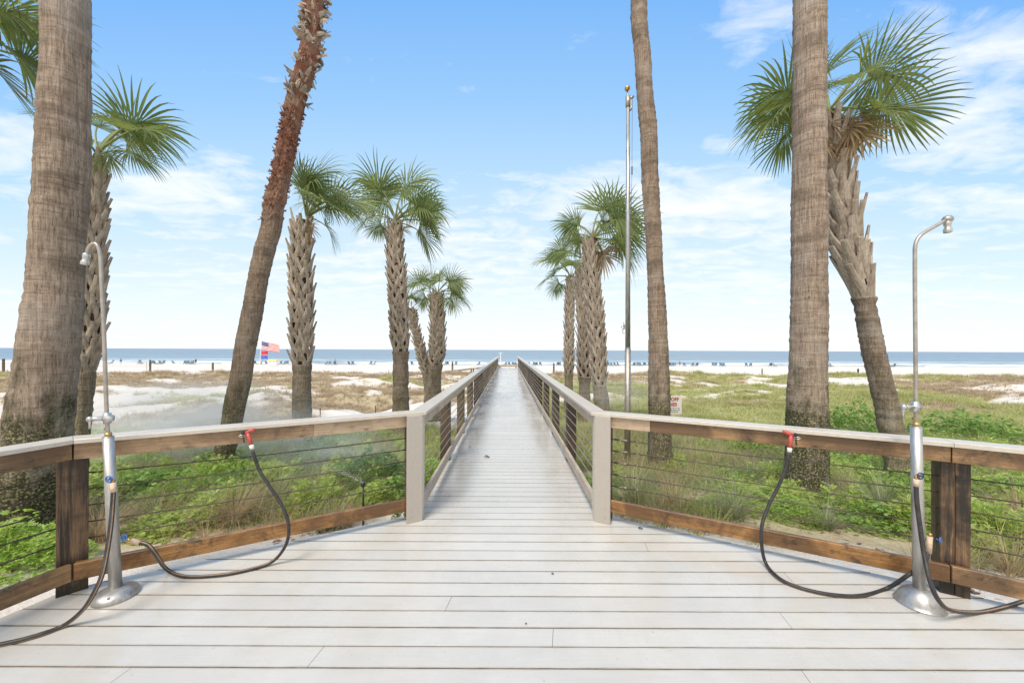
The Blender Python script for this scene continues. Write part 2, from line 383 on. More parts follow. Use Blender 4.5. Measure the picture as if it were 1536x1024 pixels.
def build_ground():
    ys = np.concatenate([np.linspace(-60,2,14)[:-1], np.arange(2,14,.12), np.arange(14,60,.35), np.geomspace(60,210,40)])
    u = np.linspace(-1,1,301); xs0 = np.sign(u)*(np.abs(u)**2.4)
    V = []; 
    for y in ys:
        w = 14+abs(y)*2.6+ (60 if y < 2 else 0); V.append(np.stack([xs0*w, np.full_like(u, y)], -1))
    V = np.array(V); X = V[...,0]; Y = V[...,1]; Z = hgt(X, Y)
    m, n = X.shape; idx = np.arange(m*n).reshape(m, n)
    Fq = np.stack([idx[:-1,:-1], idx[:-1,1:], idx[1:,1:], idx[1:,:-1]], -1).reshape(-1,4)
    t = NT('sand_ground')
    at_ = t.n('ShaderNodeAttribute', attribute_name='veg'); o = t.co('Object')
    n1 = t.noise(o, 1.1, 6, .6); n2 = t.noise(o, 14, 6, .7); n3 = t.noise(o, 55, 4)
    sand = t.ramp(n1, (.3, (.64,.56,.475)), (.7, (.78,.72,.645)))
    sand = t.mix(t.ramp(n2, (.55, 0.0), (.72, .3)), sand, (.42,.33,.25))
    lit = t.ramp(n2, (.3, (.36,.27,.17)), (.5, (.48,.40,.26)), (.75, (.52,.48,.29)))
    k = t.ramp(t.math('ADD', at_.outputs['Fac'], t.math('MULTIPLY', t.math('SUBTRACT', n2, .5), .9)), (.3, 0.0), (.65, 1.0))
    c = t.mix(k, sand, lit)
    sp = t.n('ShaderNodeSeparateXYZ'); t.put(sp.inputs[0], o)
    wet = t.ramp(t.math('MULTIPLY_ADD', sp.outputs[1], .1, -11.4), (.0, 0.0), (.6, .55))
    c = t.mix(wet, c, (.40,.36,.31))
    m_ = t.fin(c, .9, t.bump(t.math('ADD', t.math('MULTIPLY', n2, .7), t.math('MULTIPLY', n3, .3)), .7, .05), spec=.15)
    ob = npmesh('sand_ground', np.stack([X,Y,Z], -1).reshape(-1,3), Fq, m_, 'structure')
    ob.data.polygons.foreach_set('use_smooth', [True]*len(ob.data.polygons))
    a = ob.data.attributes.new('veg', 'FLOAT', 'POINT'); a.data.foreach_set('value', veg(X, Y).ravel().astype(np.float32))
build_ground()

# ------------------------------------------------------------------ sea
SEA = -3.3
def build_sea():
    ys = np.concatenate([np.arange(112,150,.5), np.geomspace(150,1200,90), [2000,4000,9000]])
    u = np.linspace(-1,1,221); V = np.array([np.stack([u*(y*1.7+60), np.full_like(u, y)], -1) for y in ys])
    X = V[...,0]; Y = V[...,1]
    wob = (fbm(X*.012, Y*0+3, 3)-.5)*10
    Z = np.full_like(X, SEA)
    for yc, a, w in ((127,.28,1.4),(133,.40,1.7),(141,.30,2.0),(153,.35,2.6)):
        Z += a*np.exp(-((Y+wob-yc-(fbm(X*.03+yc, Y*0, 2)-.5)*8)/w)**2)*np.clip(fbm(X*.05+yc*3, Y*.02, 3)*2.4-.5, 0, 1)
    Z += (fbm(X*.2, Y*.35, 3)-.5)*.25*np.clip((Y-120)/30, 0, 1)*(Y < 1200)
    m, n = X.shape; idx = np.arange(m*n).reshape(m, n)
    Fq = np.stack([idx[:-1,:-1], idx[:-1,1:], idx[1:,1:], idx[1:,:-1]], -1).reshape(-1,4)
    t = NT('sea'); o = t.co('Object', (.16,.42,1)); sp = t.n('ShaderNodeSeparateXYZ'); t.put(sp.inputs[0], t.co('Object'))
    n1 = t.noise(o, 1.0, 6, .65); n2 = t.noise(t.co('Object', (.012,.06,1)), 1.0, 5, .6)
    sh = t.math('MULTIPLY_ADD', sp.outputs[1], 1/240, -120/240)
    col = t.ramp(sh, (.02, (.25,.31,.28)), (.12, (.20,.28,.30)), (.35, (.15,.235,.30)), (1.0, (.10,.175,.25)))
    col = t.mix(t.ramp(n2, (.4, .35), (.6, 0.0)), col, (.06,.15,.22))
    col = t.mix(t.ramp(n1, (.46, 0.0), (.62, .45)), col, (.34,.42,.46))
    n3 = t.noise(t.co('Object', (.05,.25,1)), 1.0, 6, .7); col = t.mix(t.ramp(n3, (.40, .5), (.52, 0.0)), col, (.07,.13,.18)); col = t.mix(t.ramp(n3, (.60, 0.0), (.68, .5)), col, (.55,.6,.62))
    yw = t.math('ADD', sp.outputs[1], t.math('MULTIPLY', t.noise(t.co('Object', (.02,.02,1)), 1.0, 3), 14))
    f1 = t.ramp(t.math('MULTIPLY_ADD', yw, 1/120, -130/120), (.0, 1.0), (.20, 1.0), (.26, 0.0), (.36, 0.0), (.42, .9), (.5, 0.0))
    fn = t.ramp(t.noise(t.co('Object', (.025,.14,1)), 1.0, 6, .7), (.42, 0.0), (.52, 1.0))
    foam = t.math('MULTIPLY', f1, fn)
    col = t.mix(foam, col, (.82,.84,.84))
    t.fin(col, t.math('MULTIPLY_ADD', foam, .5, .32), t.bump(n1, .5, .25), spec=.35)
    ob = npmesh('sea_water', np.stack([X,Y,Z], -1).reshape(-1,3), Fq, t.m, 'structure')
    ob.data.polygons.foreach_set('use_smooth', [True]*len(ob.data.polygons))
build_sea()

# ------------------------------------------------------------------ deck
BL = [(-.845,35.2), (-.845,3.72), (-2.963,2.532), (-3.27,1.60), (-3.27,-1.5)]     # rail line left, inner face of boards
BR = [(.865,35.2), (.865,3.72), (3.05,2.551), (4.03,1.89), (4.9,1.0), (4.9,-1.5)]
def offs(path, d):
    out = []
    P = [Vector(p) for p in path]
    for i, p in enumerate(P):
        ns = []
        if i > 0: t = (P[i]-P[i-1]).normalized(); ns.append(Vector((-t.y, t.x)))
        if i < len(P)-1: t = (P[i+1]-P[i]).normalized(); ns.append(Vector((-t.y, t.x)))
        n = sum(ns, Vector((0,0))).normalized(); k = 1/max(.3, n.dot(ns[0])); out.append(p+n*d*k)
    return out
DL = offs(BL, -.13); DR = offs(BR, .13)     # left path runs toward camera: its outside (-x) is on the right of travel
def xat(path, y):
    for a, b in zip(path[:-1], path[1:]):
        lo, hi = min(a[1], b[1]), max(a[1], b[1])
        if lo <= y <= hi and hi > lo: return a[0]+(b[0]-a[0])*(y-a[1])/(b[1]-a[1])
    return path[-1][0] if y < path[-1][1] else path[0][0]
def build_deck():
    mb = MB(); G0 = 1.9715; P = .1445; g = .0026; Tk = .025
    seams = {0: [-1.05], 1: [.27+.0], 2: [1.75], -1: [1.55,-2.0], 3: [-.39], 5: [2.1], 6: [-1.9], 8: [1.2], 4: [-2.6]}
    k = -20
    while G0+k*P < 35.0:
        y0 = G0+k*P+g; y1 = G0+(k+1)*P-g
        l0, l1 = xat(DL, y0), xat(DL, y1); r0, r1 = xat(DR, y0), xat(DR, y1)
        cuts = seams.get(k, []) if y0 < 3.7 else []
        if k % 7 == 3 and y0 > 3.7: cuts = []
        cs = [(l0, l1)] + [(c-.01, c+.012) for c in sorted(cuts)] + [(r0, r1)]
        dz = random.uniform(-.0008, .0008)
        for i in range(len(cs)-1):
            a0, a1 = cs[i]; b0, b1 = cs[i+1]
            if i > 0: a0 += .0012; a1 += .0012
            if i < len(cs)-2: b0 -= .0012; b1 -= .0012
            c = .0014
            vs = [(a0,y0,-Tk),(b0,y0,-Tk),(b1,y1,-Tk),(a1,y1,-Tk),(a0,y0,dz-c),(b0,y0,dz-c),(b1,y1,dz-c),(a1,y1,dz-c),
                  (a0,y0+c,dz),(b0,y0+c,dz),(b1,y1-c,dz),(a1,y1-c,dz)]
            mb.cur = 1; mb.add(vs, [(3,2,1,0),(0,1,5,4),(2,3,7,6),(1,2,6,5),(3,0,4,7),(4,5,9,8),(6,7,11,10),(5,6,10,9),(7,4,8,11)])
            mb.cur = 0; mb.v += []; o_ = len(mb.v)-12; mb.f.append((o_+8,o_+9,o_+10,o_+11)); mb.mi.append(0)
        k += 1
    tag(mb.build('boardwalk', ['deck','deckedge']), kind='structure')
    mb = MB()
    DLi, DRi = offs(DL, .02), offs(DR, -.02)
    ys = [-1.4,1.0,1.55,1.87,2.5,2.535,3.0,3.4,3.73,3.85,4.0,10,20,34.9]
    top = [(xat(DLi,y), y) for y in ys]; tr = [(xat(DRi,y), y) for y in ys]
    n = len(ys); vs = [(x,y,-.03) for x, y in top]+[(x,y,-.03) for x, y in tr]+[(x,y,-.2) for x, y in top]+[(x,y,-.2) for x, y in tr]
    fs = [(i, n+i, n+i+1, i+1) for i in range(n-1)] + [(i, i+1, 2*n+i+1, 2*n+i) for i in range(n-1)] + [(n+i+1, n+i, 3*n+i, 3*n+i+1) for i in range(n-1)]
    fs.append((n-1, 2*n-1, 4*n-1, 3*n-1)); mb.add(vs, fs)
    tag(mb.build('boardwalk_dark_underlay', 'under'), kind='structure')  # dark sheet below the boards, standing in for shade in the gaps
build_deck()

# ------------------------------------------------------------------ railings
CZ = [.347,.462,.580,.695,.809]
def railing(side, path, label):
    sg = -1 if side == 'l' else 1
    root = thing('cable_railing', (path[1][0], path[1][1], 0), label, 'railing', 'cable railings along the boardwalk')
    O = root.location.copy()
    od = -1 if side == 'l' else 1      # outside offset sign for offs()
    capI = offs(path, od*-.035); capO = offs(path, od*.125)
    n = len(path)-1
    def part(mb, name, mat, smooth=False): return mb.build(name, mat, root, O, smooth)
    for i in range(n):
        a0, a1, b0, b1 = capI[i], capO[i], capI[i+1], capO[i+1]
        d = (Vector(path[i+1])-Vector(path[i])).normalized()*.0012
        a0 = a0+d; a1 = a1+d; b0 = b0-d; b1 = b1-d; mb = MB()
        e = .004
        z0, z1 = 1.042, 1.072
        vs = []
        mid = (a0+a1+b0+b1)/4
        for z, k in ((z0,0),(z1-e,0),(z1,1)):
            for p, q in ((a0,a1),(a1,a0),(b1,b0),(b0,b1)):
                w = (q-p).normalized()*e*k; vs.append((p.x+w.x, p.y+w.y, z))
        fs = [(0,1,2,3),(11,10,9,8)]
        for r in (0,4): fs += [(r+j, r+4+j, r+4+(j+1) % 4, r+(j+1) % 4) for j in range(4)]
        mb.add(vs, fs); part(mb, 'rail_cap', 'cap')
        # rails: long walk rails are cut in boards
        A = Vector(path[i]); B = Vector(path[i+1]); t = (B-A).normalized(); out = Vector((-t.y, t.x))*od
        if i == 0:
            segs = [(A, B-t*.08)]
        elif i == 1: segs = [(A+t*.155, B-t*.001)]
        else: segs = [(A+t*.002, B-t*.002)]
        c = out*.019
        for (a, b) in segs:
            L = (b-a).length; m = max(1, int(round(L/3.66))); 
            for j in range(m):
                p = a+(b-a)*(j/m)+c+t*.0015; q = a+(b-a)*((j+1)/m)+c-t*.0015
                mt, mbm = {0: ('grey','grey'), 1: ('wetbeam','wet')}.get(i, ('wetbeam','wetbeam'))
                if i == 1:
                    # inner third of the top board is drier, paler timber
                    s_ = p+(q-p)*.36 if side == 'l' else p+(q-p)*.16
                    mb = MB(); mb.beam((p.x,p.y,.985),(s_.x,s_.y,.985),.038,.113,bev=.003); part(mb, 'top_rail', 'tan')
                    p2 = s_+t*.001
                    mb = MB(); mb.beam((p2.x,p2.y,.985),(q.x,q.y,.985),.038,.113,bev=.003); part(mb, 'top_rail', 'tan2' if side == 'l' else mt)
                else:
                    mb = MB(); mb.beam((p.x,p.y,.985),(q.x,q.y,.985),.038,.113,bev=.003); part(mb, 'top_rail', mt)
                mb = MB(); mb.beam((p.x,p.y,.160),(q.x,q.y,.160),.038,.118,bev=.004); part(mb, 'bottom_rail', mbm)
        for z in CZ:
            a = A+out*(.031 if i == 0 else .10); b = B+out*(.031 if i == 0 else .10)
            if i == 1: a = A+t*.15+out*.05; b = B+out*.09
            m = max(2, int((b-a).length/1.83)*4+1); pts = []
            for j in range(m):
                f = j/(m-1); q = a+(b-a)*f; sag = -.004*math.sin(math.pi*((f*(m-1)/4) % 1)) if i == 0 else -.012*math.sin(math.pi*f)
                pts.append((q.x, q.y, z+sag))
            mb = MB(); mb.tube(pts, .0052 if i else .0055, 6)
            cb = part(mb, 'cable', 'cabledark' if i else 'steeldull', True)
            if side == 'r' and i == 1:     # turnbuckle near the corner post
                mb = MB(); p = Vector(pts[0]); dd = (Vector(pts[-1])-Vector(pts[0])).normalized()
                mb.tube([p+dd*.04, p+dd*.10, p+dd*.13, p+dd*.15, p+dd*.17], [.009,.009,.012,.014,.012], 8)
                mb.build('turnbuckle', 'cable', cb, O, True); mb = MB(); mb.tube([p+dd*.23, p+dd*.28], .008, 8); mb.build('cable_sleeve', 'cable', cb, O, True)
    # posts
    def post(cx, cy, ang, mat, z0=-.02, z1=1.041, w=.14, d=.14, split=False):
        X = Vector((math.cos(ang), math.sin(ang), 0)); Y = Vector((-math.sin(ang), math.cos(ang), 0)); Z = Vector((0,0,1))
        mb = MB()
        if split:
            for s_ in (-1,1): mb.box(Vector((cx,cy,(z0+z1)/2))+X*s_*w/4, w/2-.001, d, z1-z0, (X,Y,Z), .004)
        else: mb.box((cx,cy,(z0+z1)/2), w, d, z1-z0, (X,Y,Z), .004)
        return part(mb, 'post', mat)
    A, B = Vector(path[0]), Vector(path[1])
    y = 5.72; k = 0
    while y < 35.2:
        x = path[0][0] + sg*(.038+.072)
        post(x, y, 0, 'olive' if k % 3 else 'postdark'); y += 1.845; k += 1
    # corner post + cladding board square to the wing
    t = (Vector(path[2])-Vector(path[1])).normalized()
    post(path[1][0]+sg*.125, path[1][1]+.09, 0, 'olive')
    ang = math.atan2(t.y, t.x); X = Vector((t.x,t.y,0)); Y = Vector((-t.y,t.x,0)); Z = Vector((0,0,1))
    inner = Vector((path[1][0]-sg*.0+sg*-.0, path[1][1]-.045, 0))
    c = inner + X*.075 + Vector((sg*-.0+0,0,0))
    mb = MB(); mb.box((c.x,c.y,.52), .155, .026, 1.043, (X,Y,Z), .003)
    cl = part(mb, 'corner_board', 'clad')
    nrm = Y*(1 if (Y.y < 0) else -1)
    for z in (.06,.14,.55,.93):
        mb = MB(); p = c+X*.03+nrm*.0125+Vector((0,0,z)); mb.tube([p, p+nrm*.0025], .005, 8); mb.build('screw', 'steeldull', cl, O)
    # thin return board facing the walk
    mb = MB(); mb.box((path[1][0]+sg*.009, path[1][1]+.02, .52), .02, .075, 1.04, None, .002); part(mb, 'corner_trim', 'cap')
    # wing post at the bend
    for j in range(2, len(path)-1):
        p = Vector(path[j]); t1 = (p-Vector(path[j-1])).normalized(); t2 = (Vector(path[j+1])-p).normalized(); tt = (t1+t2).normalized()
        out = Vector((-tt.y, tt.x))*od; q = p+out*(.042+.075)
        if side == 'r': q = q+tt*.035
        post(q.x, q.y, math.atan2(tt.y, tt.x), 'post', -.02, 1.041, .148, .14, side == 'r')
    # middle bolts on the bend
        mb = MB()
        for z in (.13,.19,.96,1.0):
            for s_ in (-.035,.035):
                b = p+tt*s_-out*.0005; b3 = Vector((b.x,b.y,z)); o3 = Vector((out.x,out.y,0)); mb.tube([b3-o3*.002, b3+o3*.01], .0055, 8)
        part(mb, 'bolts', 'cable')
    return root
M['tan2'] = mat_wood('wood_half_wet', (.54,.38,.23), (.35,.22,.12), (.12,.065,.03), (3,60,60), .5, .5)
railing('l', BL, 'timber and cable railing left of the boardwalk, behind the gooseneck shower')
railing('r', BR, 'timber and cable railing right of the boardwalk, with turnbuckles beside its corner post')

# ------------------------------------------------------------------ showers, hoses
def smoothpath(P, n=8):
    P = [Vector(p) for p in P]; Q = [P[0]*2-P[1]]+P+[P[-1]*2-P[-2]]; out = []
    for i in range(1, len(Q)-2):
        p0,p1,p2,p3 = Q[i-1],Q[i],Q[i+1],Q[i+2]
        for k in range(n):
            t = k/n; out.append(.5*((2*p1)+(-p0+p2)*t+(2*p0-5*p1+4*p2-p3)*t*t+(-p0+3*p1-3*p2+p3)*t**3))
    out.append(P[-1]); return out
def shower(name, base, colpx, pipe, head, spig, label, dome, valves):
    B = Vector(base); root = thing('outdoor_shower', B, label, 'shower', 'beach foot-wash showers')
    def part(mb, nm, mat, par=None, sm=True): return mb.build(nm, mat, par or root, B, sm)
    mb = MB(); mb.lathe(dome, B, 48); part(mb, 'base', 'steel')
    rb = dome[4][0]; mb = MB(); q_ = B+Vector((rb*.45, -rb*.86, dome[4][1]-.004)); mb.tube([q_, q_+Vector((0,-.002,.006))], [.010,.009], 6); part(mb, 'base_bolt', 'litter0', None, False)
    a, b, r0, r1 = colpx; mb = MB(); mb.lathe([(r0,0),(r0,.0001)], a, 3) if 0 else None
    mb.tube([a, a+(b-a)*.5, b], [r0,(r0+r1)/2,r1], 28); mb.tube([b, b+Vector((0,0,.004))], [r1*1.03]*2, 28); part(mb, 'column', 'steel', None, True)
    mb = MB(); mb.tube(smoothpath(pipe, 8), .0110, 14); part(mb, 'riser_pipe', 'steeldull')
    p, d = head; mb = MB(); X = d.orthogonal().normalized(); Y = d.cross(X)
    mb.lathe([(.014,0),(.020,.004),(.020,.028),(.0165,.032),(.0165,.05),(.021,.055),(.022,.078),(.015,.082)], p, 20, (X,Y,d)); part(mb, 'shower_head', 'chrome')
    s, dx = spig   # cross tap on the pipe
    mb = MB(); mb.tube([s-dx*.03, s+dx*.02], .021, 16); mb.tube([s+Vector((0,0,-.035)), s+Vector((0,0,.035))], .02, 16)
    mb.tube([s, s+dx*.06, s+dx*.075], [.015,.015,.019], 14); mb.tube([s+dx*.075, s+dx*.10], [.019,.017], 14)
    sp = part(mb, 'tap', 'chrome')
    mb = MB(); q = s+dx*.088; mb.tube([q, q+Vector((0,0,-.03)), q+Vector((0,0,-.065))], [.009,.006,.008], 10); part(mb, 'tap_handle', 'chrome', sp)
    mb = MB(); mb.tube([b+Vector((0,0,.0)), b+Vector((0,0,.03))], [.02,.018], 14); mb.tube([b+Vector((-.02,0,.055)), b+Vector((0,0,.055))], .01, 10); part(mb, 'pipe_fitting', 'brass')
    return root, part
yv = Vector((0,-1,0))
# left
bL = Vector((-2.665,2.53,0)); aL = bL+Vector((.0,0,.03)); tL = at(162.5,655,2.52)
pipeL = [tL+Vector((0,0,-.02)), at(159.5,605,2.52), at(156,500,2.52), at(152,415,2.52), at(150.5,385,2.52), at(146.5,369,2.52), at(140,365.5,2.52), at(133.5,371,2.52), at(130,382,2.52)]
d = (at(127.5,393,2.52)-at(130,382,2.52)).normalized()
domeL = [(.138,0),(.140,.008),(.139,.018),(.134,.03),(.118,.045),(.08,.058),(.05,.064),(.038,.066),(.034,.067)]
shL, partL = shower('l', bL, (aL, tL, .034, .029), pipeL, (at(130.5,380,2.52), d), (at(161,627,2.5), Vector((-.93,-.36,0))),
    'steel outdoor shower with gooseneck pipe beside the left bend post', [(a*.86,b) for a, b in domeL], None)
# right
bR = Vector((2.765,2.49,0)); tR = at(1374,640,2.49)
pipeR = [tR+Vector((0,0,-.02)), at(1373.5,560,2.49), at(1372.5,450,2.49), at(1372.3,390,2.49), at(1373,368,2.49), at(1379,355,2.49), at(1391,346,2.49), at(1405,338,2.49), at(1419,330,2.49)]
domeR = [(.148,0),(.150,.003),(.147,.009),(.139,.014),(.132,.035),(.118,.066),(.098,.092),(.075,.112),(.052,.124),(.036,.128),(.032,.129)]
shR, partR = shower('r', bR, (bR+Vector((0,0,.1)), tR, .032, .029), pipeR, (at(1421,331,2.49), Vector((.04,0,-1)).normalized()), (at(1372.5,610,2.47), Vector((-1,-.1,0)).normalized()),
    'steel outdoor shower with angled arm and domed base beside the right bend post', [(a*.84,b*.85) for a, b in domeR], None)
mb = MB(); q = at(1421.5,329,2.49); mb.ball(q, .027, 8, (1.15,1,.95)); partR(mb, 'elbow', 'steeldull')

def hose_mesh(pts, root, O, r=.0115):
    mb = MB(); P = smoothpath(pts, 10); n = 12
    mb.tube(P, r, n)
    # a tan stripe runs the hose length on one side
    mb.mi = [1 if (i % n) in (2,8) and i < (len(P)-1)*n else 0 for i in range(len(mb.f))]
    return mb.build('hose_tube', ['rubber','hosestripe'], root, O, True)
def nozzle(root, O, top, bot, dirx, outv):
    "pistol nozzle: red barrel, grip, black trigger, chrome clip"
    up = (top-bot).normalized()
    mb = MB(); mb.tube([bot, bot+(top-bot)*.5, top], [.014,.0125,.015], 12)
    mb.tube([top+dirx*.012-up*.008, top-dirx*.03+up*.012, top-dirx*.055+up*.016], [.016,.015,.012], 12)
    nz = mb.build('nozzle', 'red', root, O, True)
    mb = MB(); mb.tube([bot-up*.03, bot+up*.004], [.0155,.0165], 12); mb.build('nozzle_collar', 'whitep', nz, O, True)
    mb = MB(); mb.beam(top+dirx*.03-up*.005, bot+(top-bot)*.25+dirx*.04, .010,.006, tuple(outv)); mb.ball(top+dirx*.028, .014, 6); mb.build('trigger', 'black', nz, O)
    mb = MB(); c = top+dirx*.02-up*.032; mb.tube([c, c+dirx*.03, c+dirx*.045+up*.006, c+dirx*.03+up*.014, c+up*.013], .0035, 8); mb.build('clip', 'chrome', nz, O, True)
def valve(root, O, p, hdir, mat='blue', wheel=True):
    mb = MB()
    if wheel:
        X = hdir.orthogonal().normalized(); Y = hdir.cross(X)
        pts = [p+hdir*.02+(X*math.cos(a)+Y*math.sin(a))*.019 for a in [2*math.pi*k/16 for k in range(17)]]
        mb.tube(pts, .0045, 8, False)
        for k in range(4):
            a = math.pi/2*k+.3; mb.tube([p+hdir*.02, p+hdir*.02+(X*math.cos(a)+Y*math.sin(a))*.018], .003, 6)
    mb.tube([p, p+hdir*.024], .006, 8)
    return mb.build('valve_wheel', mat, root, O, True)
def hose(label, pts, r, valve_at, vdir, tape, noz=None, mat='blue'):
    O = Vector((pts[0][0], pts[0][1], 0)); root = thing('garden_hose', O, label, 'hose', 'hoses joined to the showers')
    hose_mesh(pts, root, O, r)
    a, b = tape; mb = MB(); mb.tube([a, b], [.015,.0155], 12); mb.build('taped_connector', 'tape', root, O, True)
    mb = MB(); d = (a-b).normalized(); mb.tube([a, a+d*.022], [.011,.011], 10); mb.build('valve_body', 'brass', root, O, True)
    valve(root, O, valve_at, vdir, mat)
    if noz: nozzle(root, O, *noz)
# left hose with red nozzle
def dk(px, py, z=.013):
    "point on the deck (height z)"
    Y = (CH-z)*F/(py-CY-(px-CX)*ROLL); return at(px, py, Y)
hp = [at(208,813,2.50), at(222,817,2.50), at(233,830,2.53), dk(250,853,.03), dk(277,864), dk(330,862), dk(375,853.5,.014), dk(408,842,.03), at(428,818,2.90), at(433,790,2.90), at(424,760,2.91), at(403,727,2.92), at(388,703,2.92), at(379,676,2.92)]
nrmL = Vector((.49,-.87,0))
nt_ = at(371,648,2.93); nb = at(377,668,2.92)
hose('black hose looping over the deck to a red nozzle clipped on the left railing', hp, .0125, at(190,806,2.46), Vector((0,-.9,.4)).normalized(), (at(197,810,2.49), at(210,814,2.50)),
     (nt_, nb, Vector((-.8,-.45,0)).normalized(), nrmL))
hp = [at(170,737,2.40), at(169,755,2.40), at(166,790,2.37), at(160,830,2.33), at(153,862,2.28), at(143,885,2.25), at(126,912,2.25), dk(98,936,.02), dk(60,951), dk(10,964), dk(-60,975), dk(-160,980)]
hose('black hose with tan stripe dropping from the gooseneck shower towards far left', hp, .0125, at(168,717,2.42), Vector((0,-1,0)), (at(169.5,724,2.41), at(170.3,738,2.40)))
hp = [at(1183,679,2.90), at(1179,700,2.90), at(1168,728,2.90), at(1152,760,2.90), at(1142,795,2.88), dk(1147,840,.05), dk(1168,866,.02), dk(1200,881), dk(1245,891), dk(1290,893), dk(1330,882), at(1362,862,2.53), at(1385,845,2.56), at(1392,828,2.57)]
hose('black hose sagging from a red nozzle on the right railing round to the domed shower', hp, .0125, at(1404,808,2.54), Vector((.5,-.85,0)).normalized(), (at(1395,804,2.57), at(1393,829,2.57)),
     (at(1186.5,651,2.90), at(1184.5,672,2.90), Vector((.85,-.45,0)).normalized(), Vector((-.49,-.87,0))))
hp = [at(1374,726,2.41), at(1375,750,2.40), at(1380,790,2.38), at(1386,830,2.34), at(1394,868,2.28), at(1406,897,2.26), at(1425,914,2.30), dk(1465,918), dk(1502,911), dk(1545,898), dk(1600,880)]
hose('black hose with tan stripe from the domed shower running off the deck at far right', hp, .0125, at(1375.5,712,2.42), Vector((0,-1,0)), (at(1374.5,718,2.41), at(1374,729,2.41)), None, 'navy')

# ------------------------------------------------------------------ palms
def frond_mesh(name, el, seed, Lp=.58, L=.80, nl=36, mats=('frond','petiole')):
    rnd = random.Random(seed); mb = MB()
    e = R(el); p = Vector((0,0,0)); P = [p.copy()]; T = []
    n = 8
    for i in range(n):
        ee = e - R(26)*(i/n)**1.5
        d = Vector((math.cos(ee),0,math.sin(ee))); T.append(d); p = p+d*Lp/n; P.append(p.copy())
    mb.cur = 1; mb.tube(P, [.022-.010*i/n for i in range(n+1)], 6); mb.cur = 0
    spread = R(rnd.uniform(92,128)); fold = rnd.uniform(.25,.75); roll = R(rnd.choice([-1,1])*rnd.uniform(15,75)); s0 = Vector((0,1,0))
    ee0 = e-R(26)
    for k in range(nl):
        f = k/(nl-1)*2-1; sgn = 1 if f > 0 else -1; a = abs(f)
        ang = spread*a**.95 + R(rnd.uniform(-1.5,1.5))
        cu = (1-a)**1.5*.30*L      # point along costa
        eec = ee0-R(42)*(1-a)**1.2
        t = Vector((math.cos(eec),0,math.sin(eec))); sd = s0.copy()
        q = Matrix.Rotation(roll, 3, t); sd = q @ sd
        nm = t.cross(sd); nm.normalize()
        if nm.z < 0: nm = -nm
        base = P[-1]+Vector((math.cos(ee0-R(12)),0,math.sin(ee0-R(12))))*cu
        ll = L*(1-.32*a**2)*rnd.uniform(.88,1.05)-cu*.55
        dr = t*math.cos(ang)+sd*math.sin(ang)*sgn + nm*(fold*a+rnd.uniform(-.04,.06))
        dr.normalize(); side = nm.cross(dr).normalized()
        m = 7; da = spread*2/nl*1.3; vs = []; x = base.copy(); dcur = dr.copy()
        g = rnd.uniform(.08,.30); split = rnd.uniform(.36,.48)
        for j in range(m):
            s_ = j/(m-1)
            if s_ <= split: w = max(.016, da*s_*ll)*.5
            else: w = da*split*ll*.5*(1-(s_-split)/(1-split))**.8*(.80)+.0015
            up = nm*(.35*w)
            vs += [x-side*w+up, x, x+side*w+up]
            dcur = (dcur+Vector((0,0,-1))*g*(s_**1.6)*2.0).normalized(); x = x+dcur*ll/(m-1)
        fs = []
        for j in range(m-1):
            fs += [(j*3, j*3+1, j*3+4, j*3+3), (j*3+1, j*3+2, j*3+5, j*3+4)]
        mb.add(vs, fs)
    me = mb.build(name, list(mats), None, (0,0,0), False)
    d = me.data; bpy.data.objects.remove(me); return d
FR = {}
for c_, el in (('u',78),('a',58),('m',36),('h',12),('d',-18)):
    FR[c_] = [frond_mesh('frond', el+q*4, 100+ord(c_)+q*7) for q in range(4)]
FR['x'] = [frond_mesh('dead_frond', -48, 400+q, .4, .6, 26, ('frond_dead','frond_dead')) for q in range(2)]

def trunk_mesh(pts, Y, name, mat, rough=.01, n=40, dz=.03, seed=0, ring=.004):
    "pts: (px, py, half width px) from base up -> local mesh; returns center function"
    C = [(at(px, py, Y), hw/F*Y/math.hypot(1, (px-CX)/F)) for px, py, hw in pts]
    L = sum((C[i+1][0]-C[i][0]).length for i in range(len(C)-1)); m = int(L/dz)
    zs = [c[0].z for c in C]
    def cen(z):
        if z <= zs[0]: return Vector((C[0][0].x, Y, z)), C[0][1]
        if z >= zs[-1]: return Vector((C[-1][0].x, Y, z)), C[-1][1]
        for i in range(len(zs)-1):
            if zs[i] <= z <= zs[i+1]:
                t = (z-zs[i])/(zs[i+1]-zs[i]); 
                # smooth interpolation
                p0 = C[max(0,i-1)][0]; p1 = C[i][0]; p2 = C[i+1][0]; p3 = C[min(len(C)-1,i+2)][0]
                m1 = (p2.x-p0.x)/max(.01, p2.z-p0.z)*(p2.z-p1.z); m2 = (p3.x-p1.x)/max(.01, p3.z-p1.z)*(p2.z-p1.z)
                x = (2*t**3-3*t*t+1)*p1.x+(t**3-2*t*t+t)*m1+(-2*t**3+3*t*t)*p2.x+(t**3-t*t)*m2
                return Vector((x, Y, z)), C[i][1]*(1-t)+C[i+1][1]*t
    return cen, zs[0], zs[-1]
